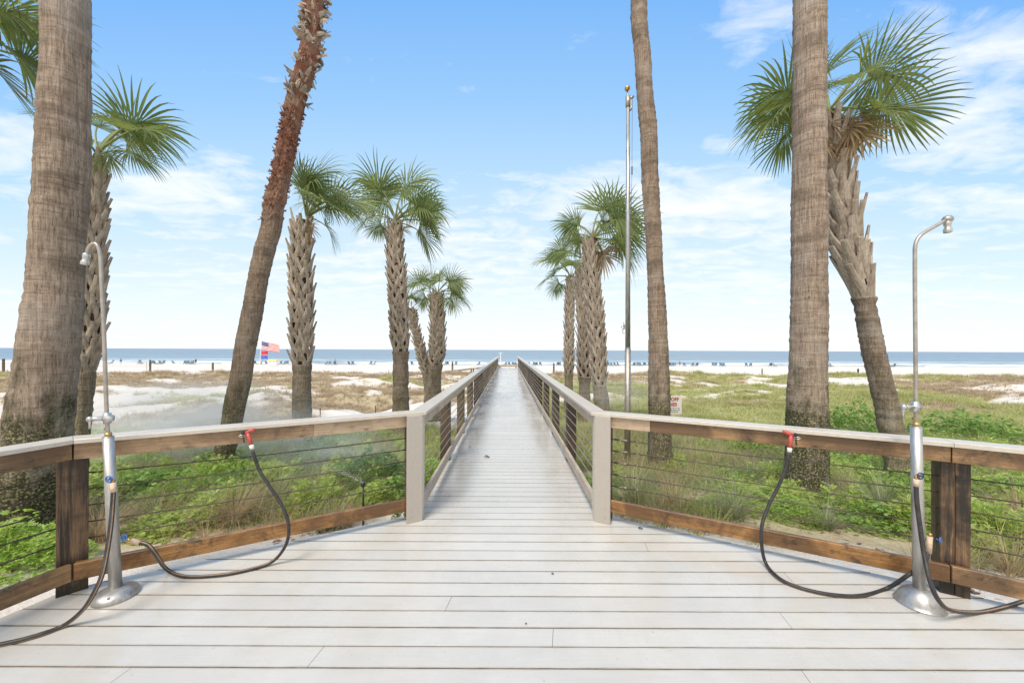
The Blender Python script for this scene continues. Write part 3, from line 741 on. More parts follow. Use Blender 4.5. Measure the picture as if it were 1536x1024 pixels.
def trunk_obj(cen, z0, z1, name, mat, root, O, rough, n=44, dz=.03, seed=0, ring=.004, extra=None, ease=0):
    m = max(3, int((z1-z0)/dz)); vs = []
    for i in range(m+1):
        z = z0+(z1-z0)*i/m; c, r = cen(z)
        rg = ring*(mnoise.noise((5,seed,z*22))*2+mnoise.noise((5,seed,z*9))*1.5)
        for k in range(n):
            a = 2*math.pi*k/n; dx, dy = math.cos(a), math.sin(a)
            ez = min(1, (z-z0)/ease) if ease else 1
            d = mnoise.noise((dx*1.6+seed, dy*1.6, z*1.3))*rough*2+mnoise.noise((dx*7+seed, dy*7, z*14))*rough
            d *= ez*.9+.1; vs.append((c.x+dx*(r+d+rg*ez), c.y+dy*(r+d+rg*ez), z))
    fs = [(i*n+k, i*n+(k+1) % n, (i+1)*n+(k+1) % n, (i+1)*n+k) for i in range(m) for k in range(n)]
    fs.append(tuple(range(m*n, m*n+n)))
    mb = MB(); mb.add(vs, fs)
    if extra:
        for k, e in enumerate(extra): mb.cur = k+1; mb.add(e.v, e.f)
        return mb.build(name, [mat, 'boot', mat], root, O, False)
    return mb.build(name, mat, root, O, True)
def boots_obj(cen, z0, z1, root, O, R0=None, flare=1.0, per=6, gap=.105, seed=0, hb=.30, mat='boot'):
    rnd = random.Random(seed); mb = MB(); z = z0; k = 0
    while z < z1:
        c, r = cen(z); 
        for j in range(per):
            th = 2*math.pi*(j+.5*(k % 2))/per + rnd.uniform(-.12,.12)
            dth = 2*math.pi/per*.52; zz = z+rnd.uniform(-.03,.03); hh = hb*rnd.uniform(.85,1.15)*flare
            def pt(t, dz, dr):
                cc, _ = cen(zz+dz); rr = r*.86-.022+dr*.8; return Vector((cc.x+math.cos(t)*rr, cc.y+math.sin(t)*rr, zz+dz))
            outk = rnd.uniform(.8,1.25)*flare; cutd = rnd.uniform(.7,1.15)
            top = []
            for sgn in (-1,1):
                ln = [pt(th+sgn*dth*1.0, -.02, .004), pt(th+sgn*dth*.72, hh*.28, .02*outk), pt(th+sgn*dth*.34, hh*.58, .045*outk),
                      pt(th+sgn*dth*.05, hh*.86, .075*outk)]
                if sgn == 1 or rnd.random() < .5: ln.append(pt(th, hh*(1.0+.28*cutd), (.075+.06*cutd)*outk))
                ws = [.088,.080,.070,.062,.050]; th_ = [.012,.015,.017,.017,.012]
                vs = []
                for i, p in enumerate(ln):
                    tg = (ln[min(i+1,len(ln)-1)]-ln[max(i-1,0)]).normalized(); cc, _ = cen(p.z)
                    rad = Vector((p.x-cc.x, p.y-cc.y, 0)).normalized(); sd = tg.cross(rad).normalized(); nn = sd.cross(tg).normalized()
                    if nn.dot(rad) < 0: nn = -nn
                    w = ws[i]*flare*.5*1.15; h = th_[i]
                    vs += [p-sd*w-nn*h*.3, p-sd*w*.8+nn*h, p+nn*h*1.6, p+sd*w*.8+nn*h, p+sd*w-nn*h*.3, p-nn*h]
                q = len(ln)
                fs = [(i*6+a, i*6+(a+1) % 6, (i+1)*6+(a+1) % 6, (i+1)*6+a) for i in range(q-1) for a in range(6)]
                fs += [(5,4,3,2,1,0), tuple(range((q-1)*6, q*6))]
                mb.add(vs, fs)
        z += gap; k += 1
    return mb.build('leaf_boots', mat, root, O, False)
GRP = 'palms standing on the dune'
def crown(root, O, c, spec, sc=1.0):
    cr_ = bpy.data.objects.new('crown', None); COL.objects.link(cr_); cr_.parent = root; cr_.location = c-O
    cr_.empty_display_size = .1
    rnd = random.Random(len(spec)*13+int(abs(c.x)*10))
    for i, s_ in enumerate(spec):
        az, cl = s_[0], s_[1]; k = s_[2] if len(s_) > 2 else rnd.uniform(.9,1.1); rl = s_[3] if len(s_) > 3 else rnd.uniform(-25,25)
        me = FR[cl][i % len(FR[cl])]; f = bpy.data.objects.new('dead_frond' if cl == 'x' else 'frond', me); COL.objects.link(f); f.parent = cr_
        f.rotation_euler = Matrix.Rotation(R(az), 3, 'Z').to_euler(); 
        f.matrix_basis = Matrix.Translation((0,0,rnd.uniform(-.06,.03))) @ Matrix.Rotation(R(az),4,'Z') @ Matrix.Rotation(R(rl),4,'X') @ Matrix.Scale(k*sc,4)
def autospec(n, seed, hang=.2, bias=None):
    rnd = random.Random(seed); out = []
    for i in range(n):
        f = i/n; cl = 'u' if f < .16 else 'a' if f < .36 else 'm' if f < .60 else 'h' if f < .82 else 'd'
        out.append((i*137.5+rnd.uniform(-15,15)+seed*31, cl, rnd.uniform(.85,1.08)))
    return out
def smooth_palm(label, Y, pts, mat, rough, name='palm_tree', n=52, ring=.004, extra=None):
    cen, z0, z1 = trunk_mesh(pts, Y, name, mat); c, r = cen(z0); O = Vector((c.x, Y, z0))
    root = thing('palm_tree', O, label, 'palm tree', GRP)
    trunk_obj(cen, z0, z1, 'trunk', mat, root, O, rough, n, .025, Y, ring)
    return root, O, cen, z0, z1
def boot_palm(label, Y, low, boots, crownc, spec, sc=1.0, per=5, gap=.155, hb=.34, group=GRP, flare=1.0, lowmat='bark_low'):
    "low/boots: px lists from base up; the boots list carries on where low ends"
    pts = low+boots; cen, z0, z1 = trunk_mesh(pts, Y, '', ''); c, r = cen(z0); O = Vector((c.x, Y, z0))
    root = thing('palm_tree', O, label, 'palm tree', group)
    zb = at(boots[0][0], boots[0][1], Y).z
    trunk_obj(cen, z0, zb+.02, 'trunk', lowmat, root, O, .008, 32, .03, Y, .006)
    cen2 = lambda z: (cen(z)[0], cen(z)[1]*.70)
    up = trunk_obj(cen2, zb+.02, z1, 'upper_trunk', 'bootdark', root, O, .01, 20, .06, Y)
    cenb = lambda z: cen(z)
    boots_obj(cenb, zb-.02, z1-(.30 if flare > 1.2 else .16), root, O, per=per, gap=gap, seed=int(Y*7), hb=hb, flare=flare)
    crown(root, O, at(*crownc, Y), spec, sc)
    return root
# smooth trunks
smooth_palm('massive grey palm trunk, thickest of all, mossy foot behind the left bend post', 3.6,
    [(22,860,66),(28,800,62),(40,730,60),(52,680,58),(64,600,53.5),(76,500,49),(82,440,45.5),(88,340,44),(91,300,44),(96,200,42.5),(99,100,39.5),(99,0,40),(99,-60,40)], 'bark_big', .007, ring=.003)
smooth_palm('broad straight palm trunk in front of the leaning palm, right of the red nozzle', 5.0,
    [(1210,775,40),(1209,745,37),(1209.5,700,34.5),(1210,650,33),(1210.5,600,31.8),(1212,529,30),(1213,440,28.8),(1213.5,385,28.5),(1213.8,280,28),(1214,150,26.2),(1214.5,0,26),(1214.5,-60,26)], 'bark_big', .007, ring=.004)
smooth_palm('slender bare palm trunk beside the flagpole and the white sign', 6.2,
    [(991,730,22),(990.5,700,19),(990,660,18),(989,609,16.8),(988.3,547,15.4),(987.2,506,14.3),(985.5,465,13.8),(982,383,11.5),(976,280,12.6),(972,191,12.9),(967,137,12.8),(963.8,82,12.2),(958,30,12.5),(958,0,12.3),(957,-40,12)], 'bark', .008, ring=.004)
root, O, cen, z0, z1 = smooth_palm('tall palm leaning right, grey below and reddish shaggy above, left of the first booted palm', 6.0,
    [(318,735,24),(325,708,18.5),(338,672,18),(347,640,16.8),(354,600,17.3),(360.5,570,17.6),(366,535,17),(374.5,490,16.5),(387,420,16.5),(400,365,16)], 'bark', .007, ring=.003)
cenR, za, zb_ = trunk_mesh([(400,365,16),(407,340,16),(413.5,300,15.5),(423,255,14.5),(432,210,14),(445,150,14.5),(459.5,100,15.5),(467,60,14.5),(469,40,14),(470.5,0,16),(472,-50,16)], 6.0, '', '')
# ragged husk flaps on the red part
def flaps(cen, z0, z1, n, root, O, seed, size=(.06,.13), mat='boot'):
    rnd = random.Random(seed); mb = MB()
    for i in range(n):
        z = z1-(z1-z0)*(1-(rnd.random())**.6); c, r = cen(z); a = rnd.uniform(0, 2*math.pi); rad = Vector((math.cos(a), math.sin(a), 0))
        tan = Vector((-rad.y, rad.x, 0)); up = Vector((0,0,1)); L = rnd.uniform(*size); w = L*rnd.uniform(.35,.7)
        d = (up*rnd.uniform(-.6,1)+rad*rnd.uniform(.35,1.2)+tan*rnd.uniform(-.6,.6)).normalized(); p = c+rad*(r-.01)
        sd = d.cross(rad).normalized(); nn = sd.cross(d)
        vs = [];  
        for j, (s_, ww) in enumerate(((0,1),(.5,.9),(1,.35))):
            q = p+d*L*s_+rad*.015*math.sin(s_*3); vs += [q-sd*w*.5*ww, q+nn*.006, q+sd*w*.5*ww, q-nn*.006]
        fs = [(j*4+k, j*4+(k+1) % 4, j*4+4+(k+1) % 4, j*4+4+k) for j in range(2) for k in range(4)]+[(8,9,10,11),(3,2,1,0)]
        mb.add(vs, fs)
    return mb
zt = at(470,0,6).z
f1_ = flaps(cenR, at(0,175,6).z, zt+.4, 300, root, O, 3, (.06,.17)); f2_ = flaps(cenR, at(0,345,6).z, at(0,165,6).z, 380, root, O, 4, (.03,.08))
trunk_obj(cenR, za-.005, zb_, 'shaggy_upper_trunk', 'bark_red', root, O, .022, 60, .02, 3.3, .006, [f1_, f2_], .7)
# booted palms
boot_palm('tall booted palm half hidden behind the massive left trunk', 5.5, [(117,760,17),(121,660,15),(126,600,14.5),(128,572,15)], [(129,560,15),(137,500,21),(140,400,19),(143,330,16),(145,280,13),(147,232,11)],
    (147,228), [(15,'a',1.15,10),(-15,'m',1.1,-20),(8,'h',.75),(60,'a',.95),(100,'u'),(170,'a',.8),(300,'h',.7),(330,'d',.6),(95,'u'),(235,'a',.7)], .92, flare=.8)
boot_palm('booted palm left of the path with upright crown, right of the leaning palm', 7.8, [(453,690,19),(453,640,15),(453,560,14)], [(453,548,16),(452,500,17.5),(453,450,18),(451,400,16),(452,360,15),(453,330,12)],
    (460,322), [(20,'u',.8),(-10,'u',.85,30),(0,'u',.7,-10),(-15,'a',1.05,25),(15,'m',.9,20),(-40,'h',.7),(5,'m',1.15,-20),(-28,'h',.95,30),(285,'a',.6),(320,'u',.8,20),(10,'a',.9,-30),(330,'x',.6),(-8,'d',.7,10),(95,'a',.8)], 1.12)
boot_palm('booted palm with wide round crown, second left of the boardwalk', 9.6, [(600,670,15),(601,600,12.5),(601,540,11.5)], [(601,528,13),(599,480,13.5),(597,440,13),(594,400,12.2),(592,360,10.5),(592,335,9)],
    (593,330), [(-5,'m',1.1,25),(-20,'h',1.15,-30),(20,'a',1.1,-20),(178,'a',1.1,30),(188,'m',.95,-25),(-10,'d',1.0,20),(160,'u',1.15,-25),(270,'u',.95,30),(350,'u',1.15,10),(310,'h',.6),(170,'d',.6,30),(40,'m',1.0),(210,'h',.8),(10,'h',.95,25),(0,'x',.7),(185,'x',.6)], 1.12)
boot_palm('smallest left palm whose foot forks beside the boardwalk rail', 12.0, [(650,625,19),(650,605,15),(650,585,12),(652,560,10)], [(653,548,12),(656,520,11),(656,490,10.5),(655,460,9.5),(655,445,7.5)],
    (656,440), [(0,'h',1.0,20),(178,'m',1.05,-20),(-15,'m',1.0,20),(165,'a',1.0,20),(270,'u',.8),(20,'a',.9),(-20,'d',.85),(190,'h',.8),(340,'h',.9),(200,'d',.7),(40,'m',.9)], .98, gap=.12)
boot_palm('thin leaning offshoot palm with a stunted crown, at the forked foot', 12.1, [(648,610,9),(642,575,7)], [(640,560,7),(630,520,6.5),(622,490,5.5),(618,462,5)],
    (617,458), [(90,'u',.55),(0,'a',.45),(180,'a',.5),(270,'a',.5),(45,'x',.5),(-30,'x',.5),(200,'h',.4)], .8, per=5, gap=.12, hb=.2)
boot_palm('nearest of the three clustered palms right of the boardwalk, fullest crown', 9.5, [(907,665,13),(903,615,12),(901,590,11.5)], [(899,578,11),(897,530,12),(895,500,11.5),(891,450,11),(886,400,9.5),(884,365,7.5)],
    (889,356), [(30,'u',1.15,20),(15,'a',1.1,-25),(-15,'m',1.1,30),(0,'h',1.1,-30),(-35,'d',1.1,20),(165,'a',.9,30),(190,'m',.75),(300,'h',.6),(0,'x',1.1),(340,'x',.9),(-10,'u',1.2,-20),(200,'d',.6),(20,'h',1.0,25),(45,'a',1.05),(-5,'d',1.0,-20),(175,'h',.7)], 1.12)
boot_palm('middle one of the three clustered palms right of the boardwalk', 12.0, [(877,640,11),(877,600,9),(877,575,8.5)], [(877,565,11),(876,520,8.5),(874,470,8),(872,430,8.5),(871,405,6.5)],
    (871,385), [(180,'m',1.1),(160,'h',.9),(90,'u',.9),(200,'a',.9),(270,'a',.8),(0,'a',.8),(45,'u',.8),(220,'h',.8),(320,'m',.8)], .95)
boot_palm('farthest and thinnest of the three clustered palms right of the boardwalk', 15.0, [(853,610,7.5),(853,570,6)], [(853,560,7),(853.5,520,6.5),(854,480,6.5),(854.5,450,6),(855,420,4.5)],
    (856,415), [(180,'h',1.2,30),(165,'a',1.4,-20),(190,'a',1.0),(90,'u'),(0,'a',.8),(270,'a',.8),(150,'d',.9),(20,'m',.9),(215,'m')], 1.0)
boot_palm('palm leaning left at the right, bare ringed foot, pale boots and a broad fan crown', 5.5, [(1357,765,24),(1349,720,21),(1342,682,20.5),(1330,610,20),(1319,560,19.5),(1309,520,18.5),(1297,455,17.5)],
    [(1296,448,20),(1286,415,25),(1273,370,24),(1263,320,21),(1254,270,16),(1250,225,13),(1246,185,11)],
    (1244,166), [(178,'h',1.12,10),(172,'m',1.05,-10),(20,'a',1.15,20),(5,'m',1.2,15),(-12,'h',1.1,-30),(95,'u',.9),(60,'u',1.1),(200,'d',.75),(300,'d',.6),(165,'d',.85),(-30,'x',.9),(10,'x',1.0),(-10,'x',.95),(210,'x',.7),(320,'x',.7),(45,'u',1.1),(25,'h',.85,-20),(160,'m',.95,25),(-25,'d',.85),(190,'h',.85),(100,'a',.9),(270,'m',.65),(-5,'x',1.1),(175,'x',1.0)], 1.0, per=5, gap=.17, hb=.36, flare=1.3, lowmat='bark_low')
# palm whose crown hangs in at the top left
boot_palm('palm at far left, only its big hanging fans reach into the picture', 3.9, [(-150,900,22),(-130,500,20)], [(-128,480,22),(-112,300,24),(-100,100,20),(-98,60,14)],
    (-98,60), [(-5,'h',1.1,20),(-18,'m',1.15,-20),(12,'m',1.1,10),(-30,'d',1.0,10),(25,'h',1.05,-20),(-12,'d',.9,30),(60,'a'),(150,'m'),(220,'h'),(280,'m'),(90,'u')], .98, flare=1.1)

# ------------------------------------------------------------------ plants
def leaf_quads(p, d, nrm, L, W, V, Fq):
    sd = d.cross(nrm).normalized(); o = len(V)
    m = p+d*L*.5
    V += [p, m-sd*W*.5+nrm*W*.12, p+d*L-nrm*L*.1, m+sd*W*.5+nrm*W*.12]
    Fq.append((o,o+1,o+2,o+3))
def shrub_proto(seed, n=330, rx=.36, h=.30, L=.06, W=.032):
    rnd = random.Random(seed); V = []; Fq = []
    for i in range(n):
        a = rnd.uniform(0, 2*math.pi); rr = math.sqrt(rnd.random()); top = h*(1-rr**2*.75)*(.75+.5*mnoise.noise((rr*math.cos(a)*4+seed, rr*math.sin(a)*4, 0)))
        z = top*(1-rnd.random()**2*.75); p = Vector((rr*rx*math.cos(a), rr*rx*math.sin(a), z))
        out = Vector((math.cos(a)*rr, math.sin(a)*rr, .35)) + Vector((rnd.uniform(-1,1), rnd.uniform(-1,1), rnd.uniform(-.5,.5)))*.9
        d = out.normalized(); nrm = (Vector((0,0,1))+Vector((rnd.uniform(-1,1), rnd.uniform(-1,1), 0))*.5); nrm = (nrm-d*nrm.dot(d)).normalized()
        k = rnd.uniform(.6,1.2)
        for q in (-.7,0,.7):      # trifoliate leaf
            dd = (d+d.cross(nrm)*q).normalized(); leaf_quads(p, dd, nrm, L*k, W*k, V, Fq)
    for i in range(26):
        a = rnd.uniform(0, 2*math.pi); rr = rnd.uniform(.2,.9); q = Vector((rr*rx*math.cos(a), rr*rx*math.sin(a), h*.8*(1-rr*rr*.6))); s_ = Vector((0,0,0)); w = Vector((-math.sin(a), math.cos(a), 0))*.003
        o = len(V); V += [s_-w, q-w, q+w, s_+w]; Fq.append((o,o+1,o+2,o+3))
    return np.array([tuple(v) for v in V]), np.array(Fq)
def tuft_proto(seed, n=40, h=.5, spread=.25, w=.006, droop=.5, base=.05):
    rnd = random.Random(seed); V = []; Fq = []
    for i in range(n):
        a = rnd.uniform(0, 2*math.pi); rad = Vector((math.cos(a), math.sin(a), 0)); sd = Vector((-rad.y, rad.x, 0))
        b = rad*rnd.uniform(0, base); hh = h*rnd.uniform(.5,1.1); s_ = spread*rnd.uniform(.2,1.2); o = len(V); dp = droop*rnd.random()
        for j in range(4):
            t = j/3; p = b+rad*s_*t**1.6*(1+dp)+Vector((0,0,hh*(t-dp*.6*t**3))); ww = w*(1-t*.85); V += [p-sd*ww, p+sd*ww]
        for j in range(3): Fq.append((o+j*2, o+j*2+1, o+j*2+3, o+j*2+2))
    return np.array([tuple(v) for v in V]), np.array(Fq)
rg = np.random.RandomState(5)
def inside_deck(x, y):
    ok = np.zeros(len(x), bool)
    for i in range(len(x)):
        if y[i] < 4.6 or abs(x[i]) < 1.3:
            ok[i] = (xat(DL, y[i])-.15 < x[i] < xat(DR, y[i])+.15) and y[i] < 35.5
    return ok
def place(n, xr, yr, dens, power=1.0):
    y = yr[0]+(yr[1]-yr[0])*rg.rand(n)**power; x = rg.uniform(-1,1,n)*(y*1.5+1.5)
    k = (x > xr[0]) & (x < xr[1]) & (rg.rand(n) < dens(x, y)); x, y = x[k], y[k]
    k = ~inside_deck(x, y); x, y = x[k], y[k]
    return np.stack([x, y, hgt(x, y)-.01], -1)
def dist_wing(x, y):
    "distance outside the wing rails"
    l = (-(x+.85)*.489-(y-3.72)*-.872) if 0 else None
    dl = np.where(x < 0, ((x+.845)*(-.49)+(y-3.72)*.872)*1.0, ((x-.865)*.472+(y-3.72)*.8816))
    return dl
PS = [shrub_proto(s, 400, L=.048, W=.025) for s in (1,2,3)]
CLUMPS = [(350,3.95),(520,4.0),(955,4.7),(1105,4.2),(1330,4.3),(1535,3.9),(1010,4.5),(148,3.55),(420,4.6),(1240,3.9)]
def cover(x, y):
    d = dist_wing(x, y); n = fbm(x*.9+8, y*.9+3, 3)
    dd = (rg.rand(*np.shape(x)) < .95)*np.where(x < 0, np.clip((d-.80-n*.6)/.2, 0, 1)*np.clip((9.6-y)/1.5, 0, 1), np.clip((d-.98-n*.6)/.25, 0, 1)*np.clip((np.interp(x, [1,4,7],[6.5,8.0,10.5])-y)/1.5, 0, 1))
    for px_, Y_ in CLUMPS: dd = dd*((x-(px_-CX)/F*Y_)**2+(y-Y_)**2 > .13)
    return dd*np.clip((n-.26)/.1, 0, 1)
pos = place(1500, (-14,18), (2.2,12), cover, 1.0); n = len(pos); print('cover', n)
lst = []
grp = rg.randint(0,3,n)
for g in range(3):
    p = pos[grp == g]; m = len(p); s_ = rg.uniform(.5,1.15,m); lst.append(scatter(PS[g], p, rg.uniform(0,6.28,m), np.stack([s_, s_*rg.uniform(.5,1.0,m)*(.5+1.5*np.clip((fbm(p[:,0]*.8+31, p[:,1]*.8, 3)-.3)*2.2, 0, 1))], -1)))
V, Fq = lst[1]; tag(npmesh('mid_green_ground_cover', V, Fq, M['leafmid']), 'mid-green leafy plants among the ground cover', 'ground cover')
V, Fq = lst[0]; tag(npmesh('leafy_ground_cover', V, Fq, M['leaf']), 'bright green leafy ground cover growing beyond the railings', 'ground cover')
V, Fq = lst[2]; tag(npmesh('yellowish_ground_cover', V, Fq, M['leaf3']), 'yellow-green weeds among the leafy cover', 'ground cover')
PT = [shrub_proto(s_, 120, .20, .50, .085, .020) for s_ in (14,15)]
pos = place(1500, (-14,18), (2.4,11), lambda x, y: cover(x, y)*(fbm(x*1.3+60, y*1.3, 3) > .46)); n = len(pos); h_ = n//2
V, Fq = cat2([scatter(PT[k], p_, rg.uniform(0,6.28,len(p_)), np.stack([rg.uniform(.5,1.2,len(p_)), rg.uniform(.55,1.15,len(p_))], -1), rg.uniform(-.3,.3,len(p_))) for k, p_ in enumerate((pos[:h_], pos[h_:]))])
tag(npmesh('tall_weeds', V, Fq, M['leaf3']), 'taller narrow-leaved weeds rising out of the ground cover', 'weeds')
# low sprigs thinly on the sand strip
SP = shrub_proto(9, 26, .09, .09, .04, .02)
pos = place(700, (-9,9), (2.2,6), lambda x, y: np.where(dist_wing(x,y) > .5, .25, 0)*(fbm(x*1.5, y*1.5, 2) > .47)); m = len(pos)
V, Fq = scatter(SP, pos, rg.uniform(0,6.28,m), np.stack([rg.uniform(.6,1.4,m)]*2, -1)); tag(npmesh('sprigs', V, Fq, M['leaf2']), 'small green sprigs on the sand strip', 'ground cover')
# leaf litter and twigs on the sand strip
def twig_proto(seed, n=9):
    rnd = random.Random(seed); V = []; Fq = []
    for i in range(n):
        p = Vector((rnd.uniform(-.15,.15), rnd.uniform(-.15,.15), rnd.uniform(.008,.03))); a = rnd.uniform(0,6.28); d = Vector((math.cos(a), math.sin(a), rnd.uniform(-.1,.2))).normalized(); L = rnd.uniform(.02,.11); w = Vector((-d.y, d.x, 0))*(rnd.choice([.002,.002,.012]))
        o = len(V); V += [p-w, p+d*L*.5-w*1.2, p+d*L, p+d*L*.5+w*1.2]; Fq.append((o,o+1,o+2,o+3))
    return np.array([tuple(v) for v in V]), np.array(Fq)
pos = place(1500, (-10,10), (2.0,9), lambda x, y: .8*(fbm(x*1.1+3, y*1.1+80, 3) > .45)); m = len(pos)
V, Fq = scatter(twig_proto(3), pos, rg.uniform(0,6.28,m), np.stack([rg.uniform(.6,1.3,m)]*2, -1)); tag(npmesh('twig_litter', V, Fq, M['litter0']), 'brown twigs and leaf litter on the sand', 'litter')
# dune grass
TG = [tuft_proto(s, 26, .30, .16, .0045, .6, .10) for s in (1,2,3)]
TF = [tuft_proto(s, 16, .34, .26, .012, .8, .22) for s in (4,5,6)]
def far_tufts(n, yr, dens, sc, xr=(-90,90), protos=TF, power=1.0):
    pos = place(n, xr, yr, dens, power); m = len(pos); g = rg.randint(0,3,m); out = []
    for k in range(3):
        p = pos[g == k]; q = len(p); s_ = rg.uniform(.6,1.25,q)*np.interp(p[:,1], [4,12,30,50], sc)
        out.append(scatter(protos[k], p, rg.uniform(0,6.28,q), np.stack([s_, s_*rg.uniform(.55,1,q)], -1), rg.uniform(-.1,.35,q)))
    print('tufts', m); return out
green = lambda x, y: fbm(x*.12+90, y*.16+4, 4)
isg = lambda x, y: np.where(x > 0, np.interp(y, [6,14,24,44], [.98,.86,.72,.60]), np.interp(y, [6,9,13,44], [.85,.6,.18,.08]))
gm = lambda x, y: np.clip((green(x,y)-.30-.4*(1-isg(x,y)))/.07, 0, 1)
lst = far_tufts(26000, (6.5,24), lambda x, y: np.clip(veg(x,y),0,1)*gm(x,y), (.7,.9,1.1,1.2), power=1.0)
lst += far_tufts(26000, (22,48), lambda x, y: veg(x,y)*gm(x,y), (.7,.9,1.2,1.5))
V, Fq = cat2(lst); tag(npmesh('green_dune_grass', V, Fq, M['grassg']), 'yellow-green dune grass', 'dune grass')
lst = far_tufts(18000, (7,24), lambda x, y: veg(x,y)*(1-gm(x,y)), (.6,.8,1.0,1.2))
lst += far_tufts(26000, (22,48), lambda x, y: veg(x,y)*(1-gm(x,y)), (.7,.9,1.1,1.5))
V, Fq = cat2(lst); tag(npmesh('brown_dune_grass', V, Fq, M['grasst']), 'tan and brown dune grass on the sand', 'dune grass')
TN = [tuft_proto(s_, 34, .52, .30, .0035, .9, .12) for s_ in (41,42,43)]
lst = far_tufts(9000, (3.0,10), lambda x, y: np.where((dist_wing(x,y) > .6), .8, 0)*np.clip((fbm(x*.7+20, y*.7, 3)-.38)/.1, 0, 1), (.8,1,1,1), xr=(-14,16), protos=TN)
h_ = len(lst)
V, Fq = cat2(lst[:1]); tag(npmesh('near_grass', V, Fq, M['grassgrey']), 'long thin grey-green grass among the leafy cover', 'grass')
V, Fq = cat2(lst[1:2]); tag(npmesh('near_green_grass', V, Fq, M['grassg']), 'long yellow-green grass among the leafy cover', 'grass')
V, Fq = cat2(lst[2:]); tag(npmesh('near_dry_grass', V, Fq, M['grassd']), 'long straw grass among the leafy cover', 'grass')
# individual tufts and shrubs
def single(proto, name, label, cat, group, px, py, Y, sc, mat, hz=1.0, lean=0):
    p = at(px, py, Y); z = H1(p.x, Y)-.01
    V, Fq = proto; V = V*np.array([sc, sc, sc*hz]); V[:,0] += V[:,2]*lean
    ob = npmesh(name, V, Fq, M[mat], None); ob.location = (p.x, Y, z); return tag(ob, label, cat, group)
big = [tuft_proto(20+s, 300, .72, .48, .0036, .9, .13) for s in range(5)]
G2 = 'long grass clumps behind the railings'
single(big[0], 'grass_clump', 'dry tan grass clump in front of the leaning palm', 'grass clump', G2, 350, 0, 3.95, .82, 'grassd', 1, .25)
single(big[1], 'grass_clump', 'flattened brown grass clump beside the sprinkler', 'grass clump', G2, 520, 0, 4.0, .55, 'grassd', .8, -.1)
single(big[2], 'grass_clump', 'grey-green grass clump at the foot of the flagpole', 'grass clump', G2, 955, 0, 4.7, .9, 'grassgrey')
single(big[3], 'grass_clump', 'arching grey-green grass clump between slender trunk and red nozzle', 'grass clump', G2, 1105, 0, 4.2, .95, 'grassgrey', .9, -.2)
single(big[4], 'grass_clump', 'long grass clump at the foot of the leaning palm with pale boots', 'grass clump', G2, 1330, 0, 4.3, .95, 'grassgrey', .9, -.2)
single(big[0], 'grass_clump', 'straw-coloured grass clump right of the right bend post', 'grass clump', G2, 1535, 0, 3.9, .95, 'grassd', .8, .2)
single(big[1], 'grass_clump', 'straw grass clump between flagpole and slender trunk', 'grass clump', G2, 1010, 0, 4.5, .75, 'grassd', .9, .1)
single(big[2], 'grass_clump', 'thin tan grass clump left of the gooseneck shower foot', 'grass clump', G2, 148, 0, 3.55, .7, 'grassd', .9, .2)
single(big[3], 'grass_clump', 'arching grey-green grass clump right of the left red nozzle', 'grass clump', G2, 420, 0, 4.6, .9, 'grassgrey', .9, .2)
single(big[4], 'grass_clump', 'straw grass clump right of the broad trunk foot', 'grass clump', G2, 1240, 0, 3.9, .6, 'grassgrey', .9, .2)
G3 = 'leafy bushes behind the railings'
bs = [shrub_proto(30+s, 1500, .55, .58, .048, .022) for s in range(4)]
single(bs[0], 'bush', 'dark green bush left of the corner board, behind the sprinkler', 'bush', G3, 560, 0, 5.3, 1.0, 'leaf2', 1.1)
single(bs[1], 'bush', 'dark green bush in mist left of the first booted palm foot', 'bush', G3, 480, 0, 6.0, 1.1, 'leaf2', 1.0)
single(bs[2], 'bush', 'rounded green bush between broad trunk and leaning palm', 'bush', G3, 1290, 0, 8.6, 1.35, 'leafmid', 1.35)
single(bs[3], 'bush', 'wide green bush right of the domed shower pipe', 'bush', G3, 1450, 0, 8.6, 1.7, 'leafmid', 1.0)
single(bs[0], 'bush', 'bright green bush at the foot of the broad trunk', 'bush', G3, 1200, 0, 4.15, .55, 'leaf', .9)
single(bs[1], 'bush', 'bright green bush at the foot of the massive left trunk', 'bush', G3, 60, 0, 3.05, .6, 'leaf', .8)
single(bs[2], 'bush', 'bright green bush just outside the walk rail left of the path', 'bush', G3, 655, 0, 5.6, .75, 'leaf', .9)
single(bs[3], 'bush', 'low green bush just outside the walk rail right of the path', 'bush', G3, 862, 0, 5.4, .6, 'leaf', .8)
single(bs[1], 'bush', 'green bush right of the corner board near the flagpole', 'bush', G3, 1055, 0, 4.3, .45, 'leaf', .9)

